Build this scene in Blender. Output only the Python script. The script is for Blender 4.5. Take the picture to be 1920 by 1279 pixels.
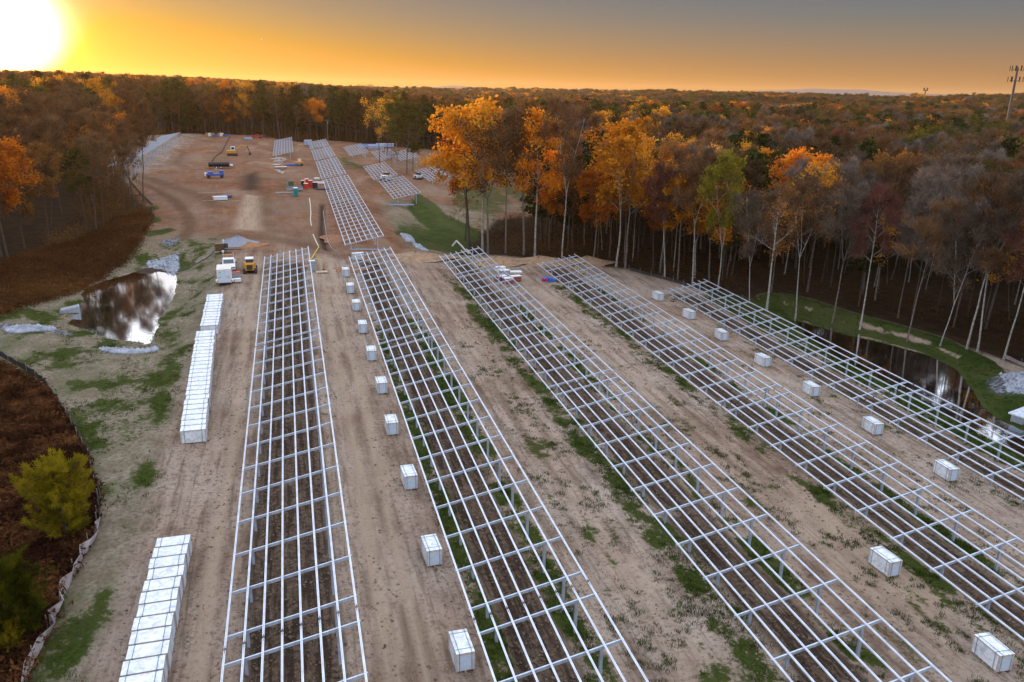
import bpy, math, random
import numpy as np
from mathutils import Vector, Matrix

for o in list(bpy.data.objects): bpy.data.objects.remove(o)
S = bpy.context.scene
COL = S.collection
RAD = math.radians
random.seed(5)
RNG = np.random.default_rng(5)

# ------------------------------------------------------------------ camera
CAMH = 32.0
PITCH, ROLL, YAW, FPX = 0.301653, 0.015769, 0.269689, 1493.0
F = np.array([math.sin(YAW)*math.cos(PITCH), math.cos(YAW)*math.cos(PITCH), -math.sin(PITCH)])
R0 = np.array([math.cos(YAW), -math.sin(YAW), 0.0])
U0 = np.cross(R0, F)
RR = math.cos(ROLL)*R0 + math.sin(ROLL)*U0
UU = -math.sin(ROLL)*R0 + math.cos(ROLL)*U0
cd = bpy.data.cameras.new('camera'); cam = bpy.data.objects.new('camera', cd); COL.objects.link(cam)
M = Matrix(((RR[0], UU[0], -F[0], 0), (RR[1], UU[1], -F[1], 0), (RR[2], UU[2], -F[2], CAMH), (0, 0, 0, 1)))
cam.matrix_world = M
cd.sensor_width = 36; cd.lens = FPX/1920*36; cd.clip_start = 0.5; cd.clip_end = 60000
S.camera = cam

def ray(px, py):
    d = F + (px-960)/FPX*RR - (py-639.5)/FPX*UU
    return d/np.linalg.norm(d)

# ------------------------------------------------------------------ sun and sky
SD = ray(14, 56)
SUN_EL = math.asin(SD[2]); SUN_AZ = math.atan2(SD[0], SD[1])      # azimuth clockwise from +Y
sl = bpy.data.lights.new('sun', 'SUN'); sun = bpy.data.objects.new('sun', sl); COL.objects.link(sun)
sl.energy = 5.0; sl.angle = RAD(0.6); sl.color = (1.0, 0.56, 0.24)
sun.rotation_euler = Vector(SD).to_track_quat('Z', 'Y').to_euler()

W = bpy.data.worlds.new('World'); S.world = W; W.use_nodes = True
nt = W.node_tree; nt.nodes.clear()
def N(t, **k):
    n = nt.nodes.new(t)
    for a, b in k.items(): setattr(n, a, b)
    return n
def L(a, b): nt.links.new(a, b)
def mth(op, a, b=None, clamp=False):
    n = N('ShaderNodeMath', operation=op, use_clamp=clamp)
    for i, v in enumerate((a, b)):
        if v is None: continue
        if isinstance(v, (int, float)): n.inputs[i].default_value = v
        else: L(v, n.inputs[i])
    return n.outputs[0]
def ramp(fac, stops):
    r = N('ShaderNodeValToRGB'); L(fac, r.inputs[0]); e = r.color_ramp.elements
    while len(e) < len(stops): e.new(0.5)
    for i, (p, c) in enumerate(stops): e[i].position = p; e[i].color = (*c, 1)
    return r.outputs[0]
def vmul(c, f):
    n = N('ShaderNodeVectorMath', operation='SCALE'); L(c, n.inputs[0])
    if isinstance(f, (int, float)): n.inputs['Scale'].default_value = f
    else: L(f, n.inputs['Scale'])
    return n.outputs[0]
def vadd(a, b):
    n = N('ShaderNodeVectorMath', operation='ADD'); L(a, n.inputs[0]); L(b, n.inputs[1]); return n.outputs[0]
sky = N('ShaderNodeTexSky', sky_type='NISHITA'); sky.sun_disc = False
sky.sun_elevation = max(SUN_EL, RAD(2)); sky.sun_rotation = SUN_AZ
sky.altitude = 100; sky.air_density = 1.0; sky.dust_density = 1.5; sky.ozone_density = 1.5
tc = N('ShaderNodeTexCoord')
nrm = N('ShaderNodeVectorMath', operation='NORMALIZE'); L(tc.outputs['Generated'], nrm.inputs[0])
sep = N('ShaderNodeSeparateXYZ'); L(nrm.outputs[0], sep.inputs[0])
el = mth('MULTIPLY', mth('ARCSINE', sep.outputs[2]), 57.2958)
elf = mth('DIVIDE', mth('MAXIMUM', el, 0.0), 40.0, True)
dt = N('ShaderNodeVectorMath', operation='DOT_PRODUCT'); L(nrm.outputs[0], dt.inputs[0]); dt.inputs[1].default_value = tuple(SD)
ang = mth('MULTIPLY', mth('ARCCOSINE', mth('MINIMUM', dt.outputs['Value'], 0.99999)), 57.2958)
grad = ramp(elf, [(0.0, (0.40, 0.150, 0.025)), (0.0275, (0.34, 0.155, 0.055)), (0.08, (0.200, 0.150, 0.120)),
                  (0.12, (0.120, 0.138, 0.155)), (0.17, (0.072, 0.120, 0.180)), (0.24, (0.50, 0.54, 0.62)), (0.34, (0.92, 0.98, 1.08)), (0.5, (1.05, 1.15, 1.36)), (1.0, (1.20, 1.32, 1.60))])  # upper stops brightened above the view to light the ground
lowband = mth('POWER', 2.718, mth('MULTIPLY', mth('MAXIMUM', el, 0.0), -0.30))
def gauss(w): 
    q = mth('DIVIDE', ang, w); return mth('POWER', 2.718, mth('MULTIPLY', mth('MULTIPLY', q, q), -1.0))
def expo(w): return mth('POWER', 2.718, mth('MULTIPLY', ang, -1.0/w))
def const(c):
    n = N('ShaderNodeCombineXYZ')
    for i in range(3): n.inputs[i].default_value = c[i]
    return n.outputs[0]
g1 = vmul(const((10.0, 7.2, 5.4)), gauss(1.95))
g2 = vmul(const((0.50, 0.30, 0.16)), gauss(4.5))
g3 = vmul(const((1.1, 0.34, -0.75)), mth('MULTIPLY', expo(14.0), lowband))
g4 = vmul(const((0.42, 0.12, 0.0)), mth('MULTIPLY', expo(14.0), mth('POWER', lowband, 1.1)))
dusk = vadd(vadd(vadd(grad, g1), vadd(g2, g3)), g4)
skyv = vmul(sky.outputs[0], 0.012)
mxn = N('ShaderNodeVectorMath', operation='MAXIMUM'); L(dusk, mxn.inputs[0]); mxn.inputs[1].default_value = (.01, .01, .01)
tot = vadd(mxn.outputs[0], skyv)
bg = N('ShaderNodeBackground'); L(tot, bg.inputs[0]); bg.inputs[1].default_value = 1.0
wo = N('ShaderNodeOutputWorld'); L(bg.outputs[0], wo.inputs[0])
W.cycles.sampling_method = 'AUTOMATIC'

S.view_settings.view_transform = 'Standard'; S.view_settings.look = 'None'
S.view_settings.exposure = 0.12; S.view_settings.gamma = 1.0
S.render.engine = 'CYCLES'
S.cycles.max_bounces = 5; S.cycles.diffuse_bounces = 2; S.cycles.glossy_bounces = 2
S.cycles.transmission_bounces = 2; S.cycles.volume_bounces = 0; S.cycles.transparent_max_bounces = 4

# ------------------------------------------------------------------ terrain height
SY, TX = 0.023728, -0.058072
def sstep(a, b, x):
    t = np.clip((x-a)/(b-a), 0, 1); return t*t*(3-2*t)
def plane(x, y): return SY*y + TX*x
def atz(px, py, z):
    d = ray(px, py); k = (z-CAMH)/d[2]; return np.array([k*d[0], k*d[1]])
def hash2(ix, iy, s):
    n = (ix.astype(np.int64)*374761393 + iy.astype(np.int64)*668265263 + s*974711) & 0x7fffffff
    n = ((n ^ (n >> 13))*1274126177) & 0x7fffffff
    return ((n ^ (n >> 16)) & 0xffff)/65535.0
def vnoise(x, y, s=0):
    x = np.asarray(x, float); y = np.asarray(y, float)
    ix = np.floor(x); iy = np.floor(y); fx = x-ix; fy = y-iy
    fx = fx*fx*(3-2*fx); fy = fy*fy*(3-2*fy)
    a = hash2(ix, iy, s); b = hash2(ix+1, iy, s); c = hash2(ix, iy+1, s); d = hash2(ix+1, iy+1, s)
    return (a*(1-fx)+b*fx)*(1-fy) + (c*(1-fx)+d*fx)*fy
def fbm(x, y, s=0, o=4):
    r = 0; a = .5; t = 0
    for i in range(o): r = r+a*vnoise(x*2**i, y*2**i, s+i*7); t += a; a *= .55
    return r/t
def sdist(P, x, y):
    """signed distance to polygon P (negative inside)"""
    x = np.asarray(x, float); y = np.asarray(y, float)
    d = np.full(x.shape, 1e18); ins = np.zeros(x.shape, bool)
    n = len(P)
    for i in range(n):
        ax, ay = P[i]; bx, by = P[(i+1) % n]
        ex, ey = bx-ax, by-ay; wx, wy = x-ax, y-ay
        t = np.clip((wx*ex+wy*ey)/(ex*ex+ey*ey+1e-12), 0, 1)
        d = np.minimum(d, (wx-ex*t)**2+(wy-ey*t)**2)
        c = ((ay > y) != (by > y)) & (x < (bx-ax)*(y-ay)/(by-ay+1e-12)+ax)
        ins ^= c
    d = np.sqrt(d); return np.where(ins, -d, d)
ZWL, ZWR = 1.9, -4.3
PONDL = [atz(*p, ZWL) for p in [(156,543),(188,529),(234,516),(266,504),(290,500),(319,502),(331,508),(333,525),(328,555),(315,579),(300,598),(291,624),(278,647),(262,643),(244,640),(204,636),(169,622),(141,613),(129,606),(141,589),(143,579),(154,562)]]
PONDR = [atz(*p, ZWR) for p in [(1478,588),(1560,614),(1640,634),(1720,657),(1790,690),(1828,735),(1850,770),(1890,795),(1960,815),(2100,900),(2100,960),(1913,852),(1847,822),(1780,779),(1693,736),(1597,690),(1520,640)]]
def ppx(pts):                      # pixel polygon -> plane coordinates
    out = []
    for px, py in pts:
        d = ray(px, py); k = -CAMH/(d[2]-SY*d[1]-TX*d[0])
        out.append(np.array([k*d[0], k*d[1]]))
    return out
SWALE = ppx([(735,400),(770,385),(840,400),(900,425),(960,430),(900,455),(860,466),(800,455),(760,430)])
def zbase(x, y):
    xe = np.clip(x, -13, 88)
    z = SY*np.minimum(y, 420) + TX*xe
    z = z - 0.008*np.clip(x-88, 0, 250)
    z = z + 3.0*sstep(-40, -110, x)
    r = np.hypot(x, y)
    z = z + sstep(420, 1600, r)*(12*fbm(x/420.0, y/420.0, 3, 3)+3) + sstep(250, 900, r)*12*(fbm(x/230.0+9, y/230.0, 11, 2)-.5)
    return z
def zground(x, y):
    x = np.asarray(x, float); y = np.asarray(y, float)
    z = zbase(x, y)
    near = (np.abs(x) < 140) & (y < 240) & (y > 20)
    for P, zw, bw in ((PONDL, ZWL, 9.0), (PONDR, ZWR, 4.0)):
        d = sdist(P, x, y) + 0.35*(fbm(x*.9, y*.9, 5, 2)-.5)
        out = zw+0.03 + (z-zw)*sstep(0, bw, d)
        inn = zw+0.03 - np.minimum(0.9, -d*0.25)
        z = np.where(near, np.where(d > 0, np.where(d < bw, out, z), inn), z)
    d = sdist(SWALE, x, y)
    z = z - 2.2*sstep(10, -8, d)
    return z
def at(px, py, h=0.0):
    d = ray(px, py); lo, hi = 15.0, 6000.0
    k = (h-CAMH)/(d[2]-SY*d[1]-TX*d[0])
    if k < 0 or k > 1200: k = 600.0
    for _ in range(40):
        p = k*d; z = float(zground(p[0], p[1]))+h
        k2 = (z-CAMH)/d[2] if d[2] < -1e-4 else k
        k = 0.5*k+0.5*k2
    return k*d[0], k*d[1], float(zground(k*d[0], k*d[1]))

# ------------------------------------------------------------------ materials
def mat_nodes(name):
    m = bpy.data.materials.new(name); m.use_nodes = True
    t = m.node_tree; b = t.nodes['Principled BSDF']; return m, t, b
MATS = {}
def mat(name, c, rough=.7, metal=0.0, var=.12, scale=3.0, bump=0.0, spec=.4, alt=None):
    if name in MATS: return MATS[name]
    m, t, b = mat_nodes(name)
    tcn = t.nodes.new('ShaderNodeTexCoord'); nz = t.nodes.new('ShaderNodeTexNoise')
    nz.inputs['Scale'].default_value = scale; nz.inputs['Detail'].default_value = 4
    t.links.new(tcn.outputs['Object'], nz.inputs['Vector'])
    mx = t.nodes.new('ShaderNodeMix'); mx.data_type = 'RGBA'
    c2 = alt if alt else tuple(v*(1-var*2) for v in c)
    c1 = c if alt else tuple(min(1, v*(1+var)) for v in c)
    mx.inputs[6].default_value = (*c2, 1); mx.inputs[7].default_value = (*c1, 1)
    rp = t.nodes.new('ShaderNodeMapRange'); rp.inputs[1].default_value = .3; rp.inputs[2].default_value = .7
    t.links.new(nz.outputs[0], rp.inputs[0]); t.links.new(rp.outputs[0], mx.inputs[0])
    t.links.new(mx.outputs[2], b.inputs['Base Color'])
    b.inputs['Roughness'].default_value = rough; b.inputs['Metallic'].default_value = metal
    b.inputs['Specular IOR Level'].default_value = spec
    if bump:
        bp = t.nodes.new('ShaderNodeBump'); bp.inputs['Strength'].default_value = bump; bp.inputs['Distance'].default_value = .03
        t.links.new(nz.outputs[0], bp.inputs['Height']); t.links.new(bp.outputs[0], b.inputs['Normal'])
    MATS[name] = m; return m
def leafmat(name, c1, c2, c3=None, trans=.45):
    """foliage: diffuse + translucent, hue varies per tree and in clumps through the crown"""
    if name in MATS: return MATS[name]
    m = bpy.data.materials.new(name); m.use_nodes = True; t = m.node_tree; t.nodes.clear()
    n = t.nodes.new; l = t.links.new
    oi = n('ShaderNodeObjectInfo'); tcn = n('ShaderNodeTexCoord'); nz = n('ShaderNodeTexNoise')
    nz.inputs['Scale'].default_value = .55; nz.inputs['Detail'].default_value = 5; l(tcn.outputs['Object'], nz.inputs['Vector'])
    a = n('ShaderNodeMath'); a.operation = 'MULTIPLY_ADD'; l(nz.outputs[0], a.inputs[0]); a.inputs[1].default_value = 2.2; a.inputs[2].default_value = -.85
    b = n('ShaderNodeMath'); b.operation = 'MULTIPLY_ADD'; l(oi.outputs['Random'], b.inputs[0]); b.inputs[1].default_value = .7; l(a.outputs[0], b.inputs[2]); b.use_clamp = True
    b2 = n('ShaderNodeMath'); b2.operation = 'SUBTRACT'; l(b.outputs[0], b2.inputs[0]); b2.inputs[1].default_value = .12; b2.use_clamp = True
    r = n('ShaderNodeValToRGB'); l(b2.outputs[0], r.inputs[0]); e = r.color_ramp.elements
    e[0].color = (*c1, 1); e[1].color = (*c2, 1)
    if c3: q = e.new(.5); q.color = (*c3, 1)
    d = n('ShaderNodeBsdfDiffuse'); tr = n('ShaderNodeBsdfTranslucent'); mx = n('ShaderNodeMixShader'); o = n('ShaderNodeOutputMaterial')
    l(r.outputs[0], d.inputs[0]); l(r.outputs[0], tr.inputs[0]); mx.inputs[0].default_value = trans
    l(d.outputs[0], mx.inputs[1]); l(tr.outputs[0], mx.inputs[2]); l(mx.outputs[0], o.inputs[0])
    MATS[name] = m; return m

STEEL = mat('galvanised_steel', (.80, .84, .91), .28, .45, .10, 1.1)
STEELP = mat('galvanised_post_steel', (.58, .66, .77), .40, .45, .14, 2)
WHITE = mat('white_paint', (.80, .80, .79), .4, 0, .04, 2)
BLACK = mat('black_rubber', (.03, .03, .03), .8)
GLASS = mat('dark_glass', (.05, .06, .08), .12, .0, .02, 2, 0, .8)
WOOD = mat('pallet_wood', (.42, .30, .19), .8, 0, .2, 9)
CHROME = mat('bare_metal', (.6, .6, .62), .3, .9)

def tag(o, label=None, cat=None, group=None, kind=None):
    if label: o['label'] = label
    if cat: o['category'] = cat
    if group: o['group'] = group
    if kind: o['kind'] = kind
    return o
def thing(name, label, cat, loc=(0, 0, 0), rz=0.0, group=None, scale=None):
    o = bpy.data.objects.new(name, None); COL.objects.link(o); o.empty_display_size = .3
    o.location = loc; o.rotation_euler = (0, 0, rz)
    if scale: o.scale = scale
    return tag(o, label, cat, group)
class MB:
    def __init__(s): s.v = []; s.f = []
    def add(s, v, f):
        b = len(s.v); s.v += [tuple(p) for p in v]; s.f += [tuple(i+b for i in q) for q in f]; return s
    def box(s, c, d, rz=0, rx=0, ry=0, top=None):
        hx, hy, hz = d[0]/2, d[1]/2, d[2]/2
        tx, ty = top if top else (1, 1)
        P = [(-hx, -hy, -hz), (hx, -hy, -hz), (hx, hy, -hz), (-hx, hy, -hz), (-hx*tx, -hy*ty, hz), (hx*tx, -hy*ty, hz), (hx*tx, hy*ty, hz), (-hx*tx, hy*ty, hz)]
        if rz or rx or ry:
            m = Matrix.Rotation(rz, 3, 'Z') @ Matrix.Rotation(rx, 3, 'X') @ Matrix.Rotation(ry, 3, 'Y')
            P = [m @ Vector(p) for p in P]
        return s.add([(p[0]+c[0], p[1]+c[1], p[2]+c[2]) for p in P], [(3, 2, 1, 0), (4, 5, 6, 7), (0, 1, 5, 4), (1, 2, 6, 5), (2, 3, 7, 6), (3, 0, 4, 7)])
    def tube(s, pts, r, n=8, caps=True):
        pts = [Vector(p) for p in pts]; rs = r if isinstance(r, (list, tuple)) else [r]*len(pts)
        V = []; up = Vector((0, 0, 1))
        for i, p in enumerate(pts):
            d = (pts[min(i+1, len(pts)-1)]-pts[max(i-1, 0)]).normalized()
            a = d.cross(up) if abs(d.z) < .95 else d.cross(Vector((1, 0, 0)))
            a.normalize(); b = d.cross(a)
            for k in range(n):
                t = 2*math.pi*k/n; V.append(p+(a*math.cos(t)+b*math.sin(t))*rs[i])
        Fc = []
        for i in range(len(pts)-1):
            for k in range(n): Fc.append((i*n+k, i*n+(k+1) % n, (i+1)*n+(k+1) % n, (i+1)*n+k))
        if caps: Fc += [tuple(range(n-1, -1, -1)), tuple((len(pts)-1)*n+k for k in range(n))]
        return s.add(V, Fc)
    def prism(s, prof, a0, a1, axis='x'):
        """extrude a closed 2D profile. axis x: profile is (y,z); axis y: profile is (x,z); axis z: (x,y)"""
        n = len(prof)
        def P(q, a): return {'x': (a, q[0], q[1]), 'y': (q[0], a, q[1]), 'z': (q[0], q[1], a)}[axis]
        V = [P(q, a0) for q in prof]+[P(q, a1) for q in prof]
        Fc = [(i, (i+1) % n, n+(i+1) % n, n+i) for i in range(n)]+[tuple(range(n-1, -1, -1)), tuple(range(n, 2*n))]
        return s.add(V, Fc)
    def mesh(s, name, m):
        me = bpy.data.meshes.new(name); me.from_pydata(s.v, [], s.f); me.materials.append(m); me.update()
        import bmesh
        bm = bmesh.new(); bm.from_mesh(me); bmesh.ops.recalc_face_normals(bm, faces=bm.faces); bm.to_mesh(me); bm.free()
        return me
    def build(s, name, m, parent=None, bevel=0, smooth=False):
        o = bpy.data.objects.new(name, s.mesh(name, m)); COL.objects.link(o)
        if parent: o.parent = parent
        if bevel:
            bv = o.modifiers.new('bevel', 'BEVEL'); bv.width = bevel; bv.segments = 2; bv.limit_method = 'ANGLE'
        if smooth:
            for p in o.data.polygons: p.use_smooth = True
        return o
def inst(name, me, parent=None, loc=(0, 0, 0), rz=0, sc=None, m=None):
    o = bpy.data.objects.new(name, me); COL.objects.link(o); o.location = loc; o.rotation_euler = (0, 0, rz)
    if parent: o.parent = parent
    if sc: o.scale = sc
    if m: o.material_slots[0].link = 'OBJECT'; o.material_slots[0].material = m
    return o
def np_mesh(name, V, Fq, m, attrs=None, smooth=False):
    """fast mesh from numpy: V (n,3), Fq (m,3 or 4)"""
    me = bpy.data.meshes.new(name); k = Fq.shape[1]
    me.vertices.add(len(V)); me.vertices.foreach_set('co', V.astype(np.float32).ravel())
    me.loops.add(Fq.size); me.loops.foreach_set('vertex_index', Fq.astype(np.int32).ravel())
    me.polygons.add(len(Fq)); me.polygons.foreach_set('loop_start', np.arange(0, Fq.size, k, dtype=np.int32))
    me.polygons.foreach_set('loop_total', np.full(len(Fq), k, dtype=np.int32))
    if smooth: me.polygons.foreach_set('use_smooth', np.ones(len(Fq), bool))
    if m: me.materials.append(m)
    me.update(calc_edges=True)
    for an, arr in (attrs or {}).items():
        a = me.attributes.new(an, 'FLOAT_COLOR', 'POINT'); a.data.foreach_set('color', arr.astype(np.float32).ravel())
    return me
def nobj(name, me, **k):
    o = bpy.data.objects.new(name, me); COL.objects.link(o); return tag(o, **k)

ORD = ['nearest', 'second', 'third', 'fourth', 'fifth', 'sixth', 'seventh', 'eighth', 'ninth', 'tenth', 'eleventh', 'twelfth', 'thirteenth', 'fourteenth', 'fifteenth', 'sixteenth', 'seventeenth', 'eighteenth', 'nineteenth', 'twentieth', 'twenty-first', 'twenty-second', 'twenty-third', 'twenty-fourth', 'twenty-fifth', 'twenty-sixth', 'twenty-seventh']

# ------------------------------------------------------------------ ground
ROWX = [-5.23, 9.03, 25.70, 43.23, 60.37]; RW = 7.285; HL, HH = 0.89, 2.843
# clearing outline (everything outside it is woodland)
CLEAR = ppx([(200,252),(222,248),(345,243),(480,255),(565,268),(600,264),(640,266),(700,272),(770,278),(840,284),(880,300),(960,322),(1010,345),(1030,385),(1000,405),(930,412),(880,440),(850,468),(940,480),(1060,490),(1180,506),(1300,540),(1400,566),(1550,592)])
CLEAR += [atz(1700, 632, -3.0), atz(1830, 658, -3.0), atz(1925, 688, -3.0), atz(2100, 760, -3.0), np.array([120., -40.]), np.array([-90., -40.])]
CLEAR += ppx([(-260, 640), (0,560),(150,500),(250,452),(288,405),(285,385),(262,365),(240,335),(222,300),(190,285),(160,262)])
BRUSHP = ppx([(0,668),(80,716),(130,790),(168,862),(178,905),(184,985),(150,1050),(110,1130),(55,1260),(20,1340),(-400,1340),(-300,668)])
def masks(x, y):
    m = {}
    rel = np.stack([x-r for r in ROWX]); n1 = fbm(x*.35, y*.12, 21, 4); n2 = fbm(x*.9, y*.35, 33, 3)
    till = np.zeros_like(x); grass = np.zeros_like(x)
    endy = [141, 143, 145, 140, 122]
    for i, r in enumerate(ROWX):
        d = x-r; ok = sstep(endy[i]+2, endy[i]-2, y)
        tl = sstep(1.0, 1.9, d)*sstep(5.9, 5.0, d) if i else sstep(.3, 1.4, d)*sstep(6.8, 5.9, d)
        till = np.maximum(till, tl*ok)
        if i == 0: g = .22*sstep(5.6, 6.6, d)*sstep(8.3, 7.4, d)
        elif i == 1: g = np.maximum(.95*sstep(-.2, .5, d)*sstep(2.1, 1.4, d), .88*sstep(4.8, 5.4, d)*sstep(8.2, 6.8, d))
        elif i == 2: g = np.maximum(.84*sstep(-2.8, -.8, d)*sstep(2.0, 1.0, d), .80*sstep(5.2, 5.8, d)*sstep(8.4, 7.2, d))
        elif i == 3: g = np.maximum(.78*sstep(-2.2, -.6, d)*sstep(1.6, .8, d), .76*sstep(5.2, 5.9, d)*sstep(7.6, 6.8, d))
        else: g = np.maximum(.45*sstep(-1.5, 0, d)*sstep(1.5, .7, d), .95*sstep(5.6, 6.6, d)*sstep(14, 11, d))
        grass = np.maximum(grass, g*ok*sstep(118 if i < 2 else 140, 100 if i < 2 else 120, y))
    # thin grass scattered over the wide lanes
    lane = sstep(16.5, 19, x)*sstep(25, 22, x)+sstep(33, 36, x)*sstep(43, 40, x)*.9+.5*sstep(50, 52, x)*sstep(60, 58, x)
    grass = np.maximum(grass, .40*lane*sstep(130, 60, y))
    left = sstep(-10.8, -13.0, x + 2.5*(n1-.5))*sstep(172, 150, y)
    grass = np.maximum(grass, left*(.30+.45*sstep(.45, .62, fbm(x*.12+3, y*.09, 41, 3))))
    dl = sdist(PONDL, x, y); grass = np.maximum(grass, left*.62*sstep(9, 3, dl)*sstep(.35, .6, n1))
    m['straw'] = np.maximum(left, .8*sstep(14, 6, sdist(SWALE, x, y)+6*(n1-.5))*sstep(20, 24, x))
    dr = sdist(PONDR, x, y); lawn = sstep(6, 4.6, dr)*sstep(66.3, 67.3, x)
    bm_ = sdist(ppx([(1320,540),(1400,560),(1560,594),(1640,612),(1560,618),(1470,592),(1380,575)]), x, y); lawn = np.maximum(lawn, sstep(2, 0, bm_))
    pale = np.where((x > 79) & (x < 99) & (y > 88), np.abs(dr-2.2)-.25, 3.0)
    sw = sdist(SWALE, x, y); lawn = np.maximum(lawn, sstep(5, -3, sw+9*(n1-.5))*(.35+.65*sstep(205, 165, y))); m_sw = sstep(16, 8, sw)
    gs = sdist(ppx([(785,365),(830,395),(900,425),(890,440),(820,420),(770,385)]), x, y); lawn = np.maximum(lawn, .85*sstep(3, -1, gs))
    for q in ([(640,290),(660,303),(690,315),(665,318),(640,305)], [(930,345),(1000,350),(1015,385),(990,392),(955,365)], [(860,335),(925,345),(960,380),(930,405),(850,385)]):
        dd = sdist(ppx(q), x, y); lawn = np.maximum(lawn, .55*sstep(6, -2, dd+5*(n1-.5)))
    for q in ([(262,398),(290,400),(300,408),(270,412)], [(240,385),(290,378),(295,384),(250,392)], [(260,430),(320,420),(325,428),(280,436)]):
        dd = sdist(ppx(q), x, y); lawn = np.maximum(lawn, .8*sstep(2, -1, dd+3*(n1-.5)))
    m['grass'] = grass; m['till'] = till; m['lawn'] = lawn
    red = sstep(140, 158, y+14*(n1-.5))*sstep(-46, -38, x + 10*(n2-.5))
    ft = np.zeros_like(x)
    for q, w, a in (([(240,322),(290,345),(330,372),(352,400),(356,425),(340,445)], 1.4, .55), ([(205,300),(260,318),(330,345),(380,365),(402,385)], 2.2, .45), ([(300,262),(345,278),(330,298),(360,312),(420,312)], 1.5, .3), ([(420,285),(470,290),(560,288)], 1.2, .3), ([(500,345),(490,380),(500,430),(560,440)], 2.0, .3), ([(330,245),(400,262),(470,268),(560,300),(600,320)], 2.0, .25), ([(300,345),(360,335),(430,345),(500,335)], 2.5, .3), ([(700,395),(745,380),(800,372)], 1.5, .3), ([(430,440),(520,448),(640,478),(760,485),(830,478)], 2.5, .35)):
        W_ = ppx(q)
        for (p, r_) in zip(W_[:-1], W_[1:]):
            e = r_-p; t_ = np.clip(((x-p[0])*e[0]+(y-p[1])*e[1])/(e@e), 0, 1); dd = np.hypot(x-p[0]-e[0]*t_, y-p[1]-e[1]*t_)+1.5*(n2-.5)
            ft = np.maximum(ft, a*sstep(w*1.5, w*.3, dd))
    for c, w in ((3.6, .35), (5.4, .35), (-6.8, .4), (-8.6, .3), (21, .5), (22.9, .5), (38.5, .5), (40.4, .45), (53, .4), (54.9, .4), (34.5, .4), (18.9, .4)):
        ax_ = np.abs(x-c-1.0*(fbm(y*.03, y*0+3, 71, 2)-.5)); ft = np.maximum(ft, .42*sstep(w*1.1, w*1.5, ax_)*sstep(w*2.6, w*1.9, ax_)*sstep(.42, .62, vnoise(x*0+c, y*.22, 12))*sstep(145, 138, y))  # dark edges painted beside the ruts in place of their weak shading
    m['feat'] = ft
    m['red'] = np.clip(red*(.75+.7*fbm(x*.05, y*.03, 61, 3)), 0, 1)
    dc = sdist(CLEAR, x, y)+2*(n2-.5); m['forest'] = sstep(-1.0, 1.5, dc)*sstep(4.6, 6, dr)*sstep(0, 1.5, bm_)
    db = sdist(BRUSHP, x, y)+1.2*(n2-.5); m['brush'] = sstep(.6, -.6, db)
    rock = np.zeros_like(x)
    for q in ([(273,463),(331,461),(330,478),(318,488),(296,489),(283,478)], [(186,640),(215,640),(288,646),(290,652),(240,655),(210,652)], [(8,600),(40,590),(80,586),(126,597),(120,602),(70,598),(20,608)], [(-30,590),(15,584),(18,592),(-30,600)], [(1856,712),(1880,704),(1930,705),(1990,720),(1930,740),(1890,738),(1868,730)], [(752,430),(768,430),(776,446),(762,446)], [(776,450),(788,452),(800,470),(788,466)], [(300,445),(335,442),(330,452),(312,455)]):
        dd = sdist(ppx(q), x, y); rock = np.maximum(rock, sstep(.5, -.3, dd+.8*(n2-.5)))
    m['rock'] = rock
    tr = np.zeros_like(x)
    wob = 1.0*(fbm(y*.03, y*0+3, 71, 2)-.5)
    for c, w, a in ((3.6, .35, .8), (5.4, .35, .8), (4.5, 1.6, .35), (-6.8, .4, .8), (-8.6, .3, .4), (21, 1.3, .35), (38, 1.2, .3), (54, 1.4, .3)):
        tr = np.maximum(tr, a*sstep(w*1.8, w*.5, np.abs(x-c-wob))*sstep(150, 140, y))
    ch = sdist(ppx([(1500,930),(1560,960),(1650,1040),(1740,1120),(1660,1120),(1560,1010)]), x, y); tr = np.maximum(tr, .9*sstep(4, -2, ch+5*(n2-.5)))
    fr = ppx([(440,430),(462,365),(486,368),(490,432)])
    tr = np.maximum(tr, .9*sstep(1.5, -1, sdist(fr, x, y)))
    pl_ = .8*sstep(.8, -.3, pale+1.2*(n2-.5))*sstep(.46, .6, vnoise(x*.5, y*.5, 8)); tr = np.maximum(tr, .8*pl_); m['lawn'] = m['lawn']*(1-.9*pl_)
    m['track'] = tr
    dk = sdist(ppx([(452,357),(460,328),(482,322),(488,356)]), x, y); m['dark'] = .9*sstep(2, -2, dk)
    tch = ppx([(600,382),(607,382),(607,440),(617,470),(605,464),(598,445)]); m['dark'] = np.maximum(m['dark'], 1.0*sstep(.5, -.4, sdist(tch, x, y)))
    return m
def axis(a, b, st, far, grow=1.13):
    c = list(np.arange(a, b+1e-6, st)); s = st; p = b
    while p < far: s *= grow; p += s; c.append(p)
    s = st; p = a
    while p > -far: s *= grow; p -= s; c.insert(0, p)
    return np.array(c)
xs = axis(-62, 108, .5, 7500)
y1 = np.arange(24, 165, .5); y2 = np.arange(165, 430, 1.5)
tail = []; s = 1.5; p = 428.5
while p < 7600: s *= 1.12; p += s; tail.append(p)
pre = []; s = .5; p = 24
while p > -1200: s *= 1.25; p -= s; pre.insert(0, p)
ys = np.concatenate([pre, y1, y2, tail])
X, Y = np.meshgrid(xs, ys); Xf, Yf = X.ravel(), Y.ravel()
Zf = zground(Xf, Yf); MK = masks(Xf, Yf)
nearw = sstep(170, 120, np.hypot(Xf, Yf))
Zf = Zf + nearw*(.10*(fbm(Xf*.5, Yf*.5, 81, 3)-.5)) + MK['till']*.16*(fbm(Xf*1.1, Yf*1.1, 91, 2)-.5) + MK['rock']*.3*(vnoise(Xf*1.7, Yf*1.7, 4)-.3)
Zf = Zf - nearw*.05*MK['track']
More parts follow.
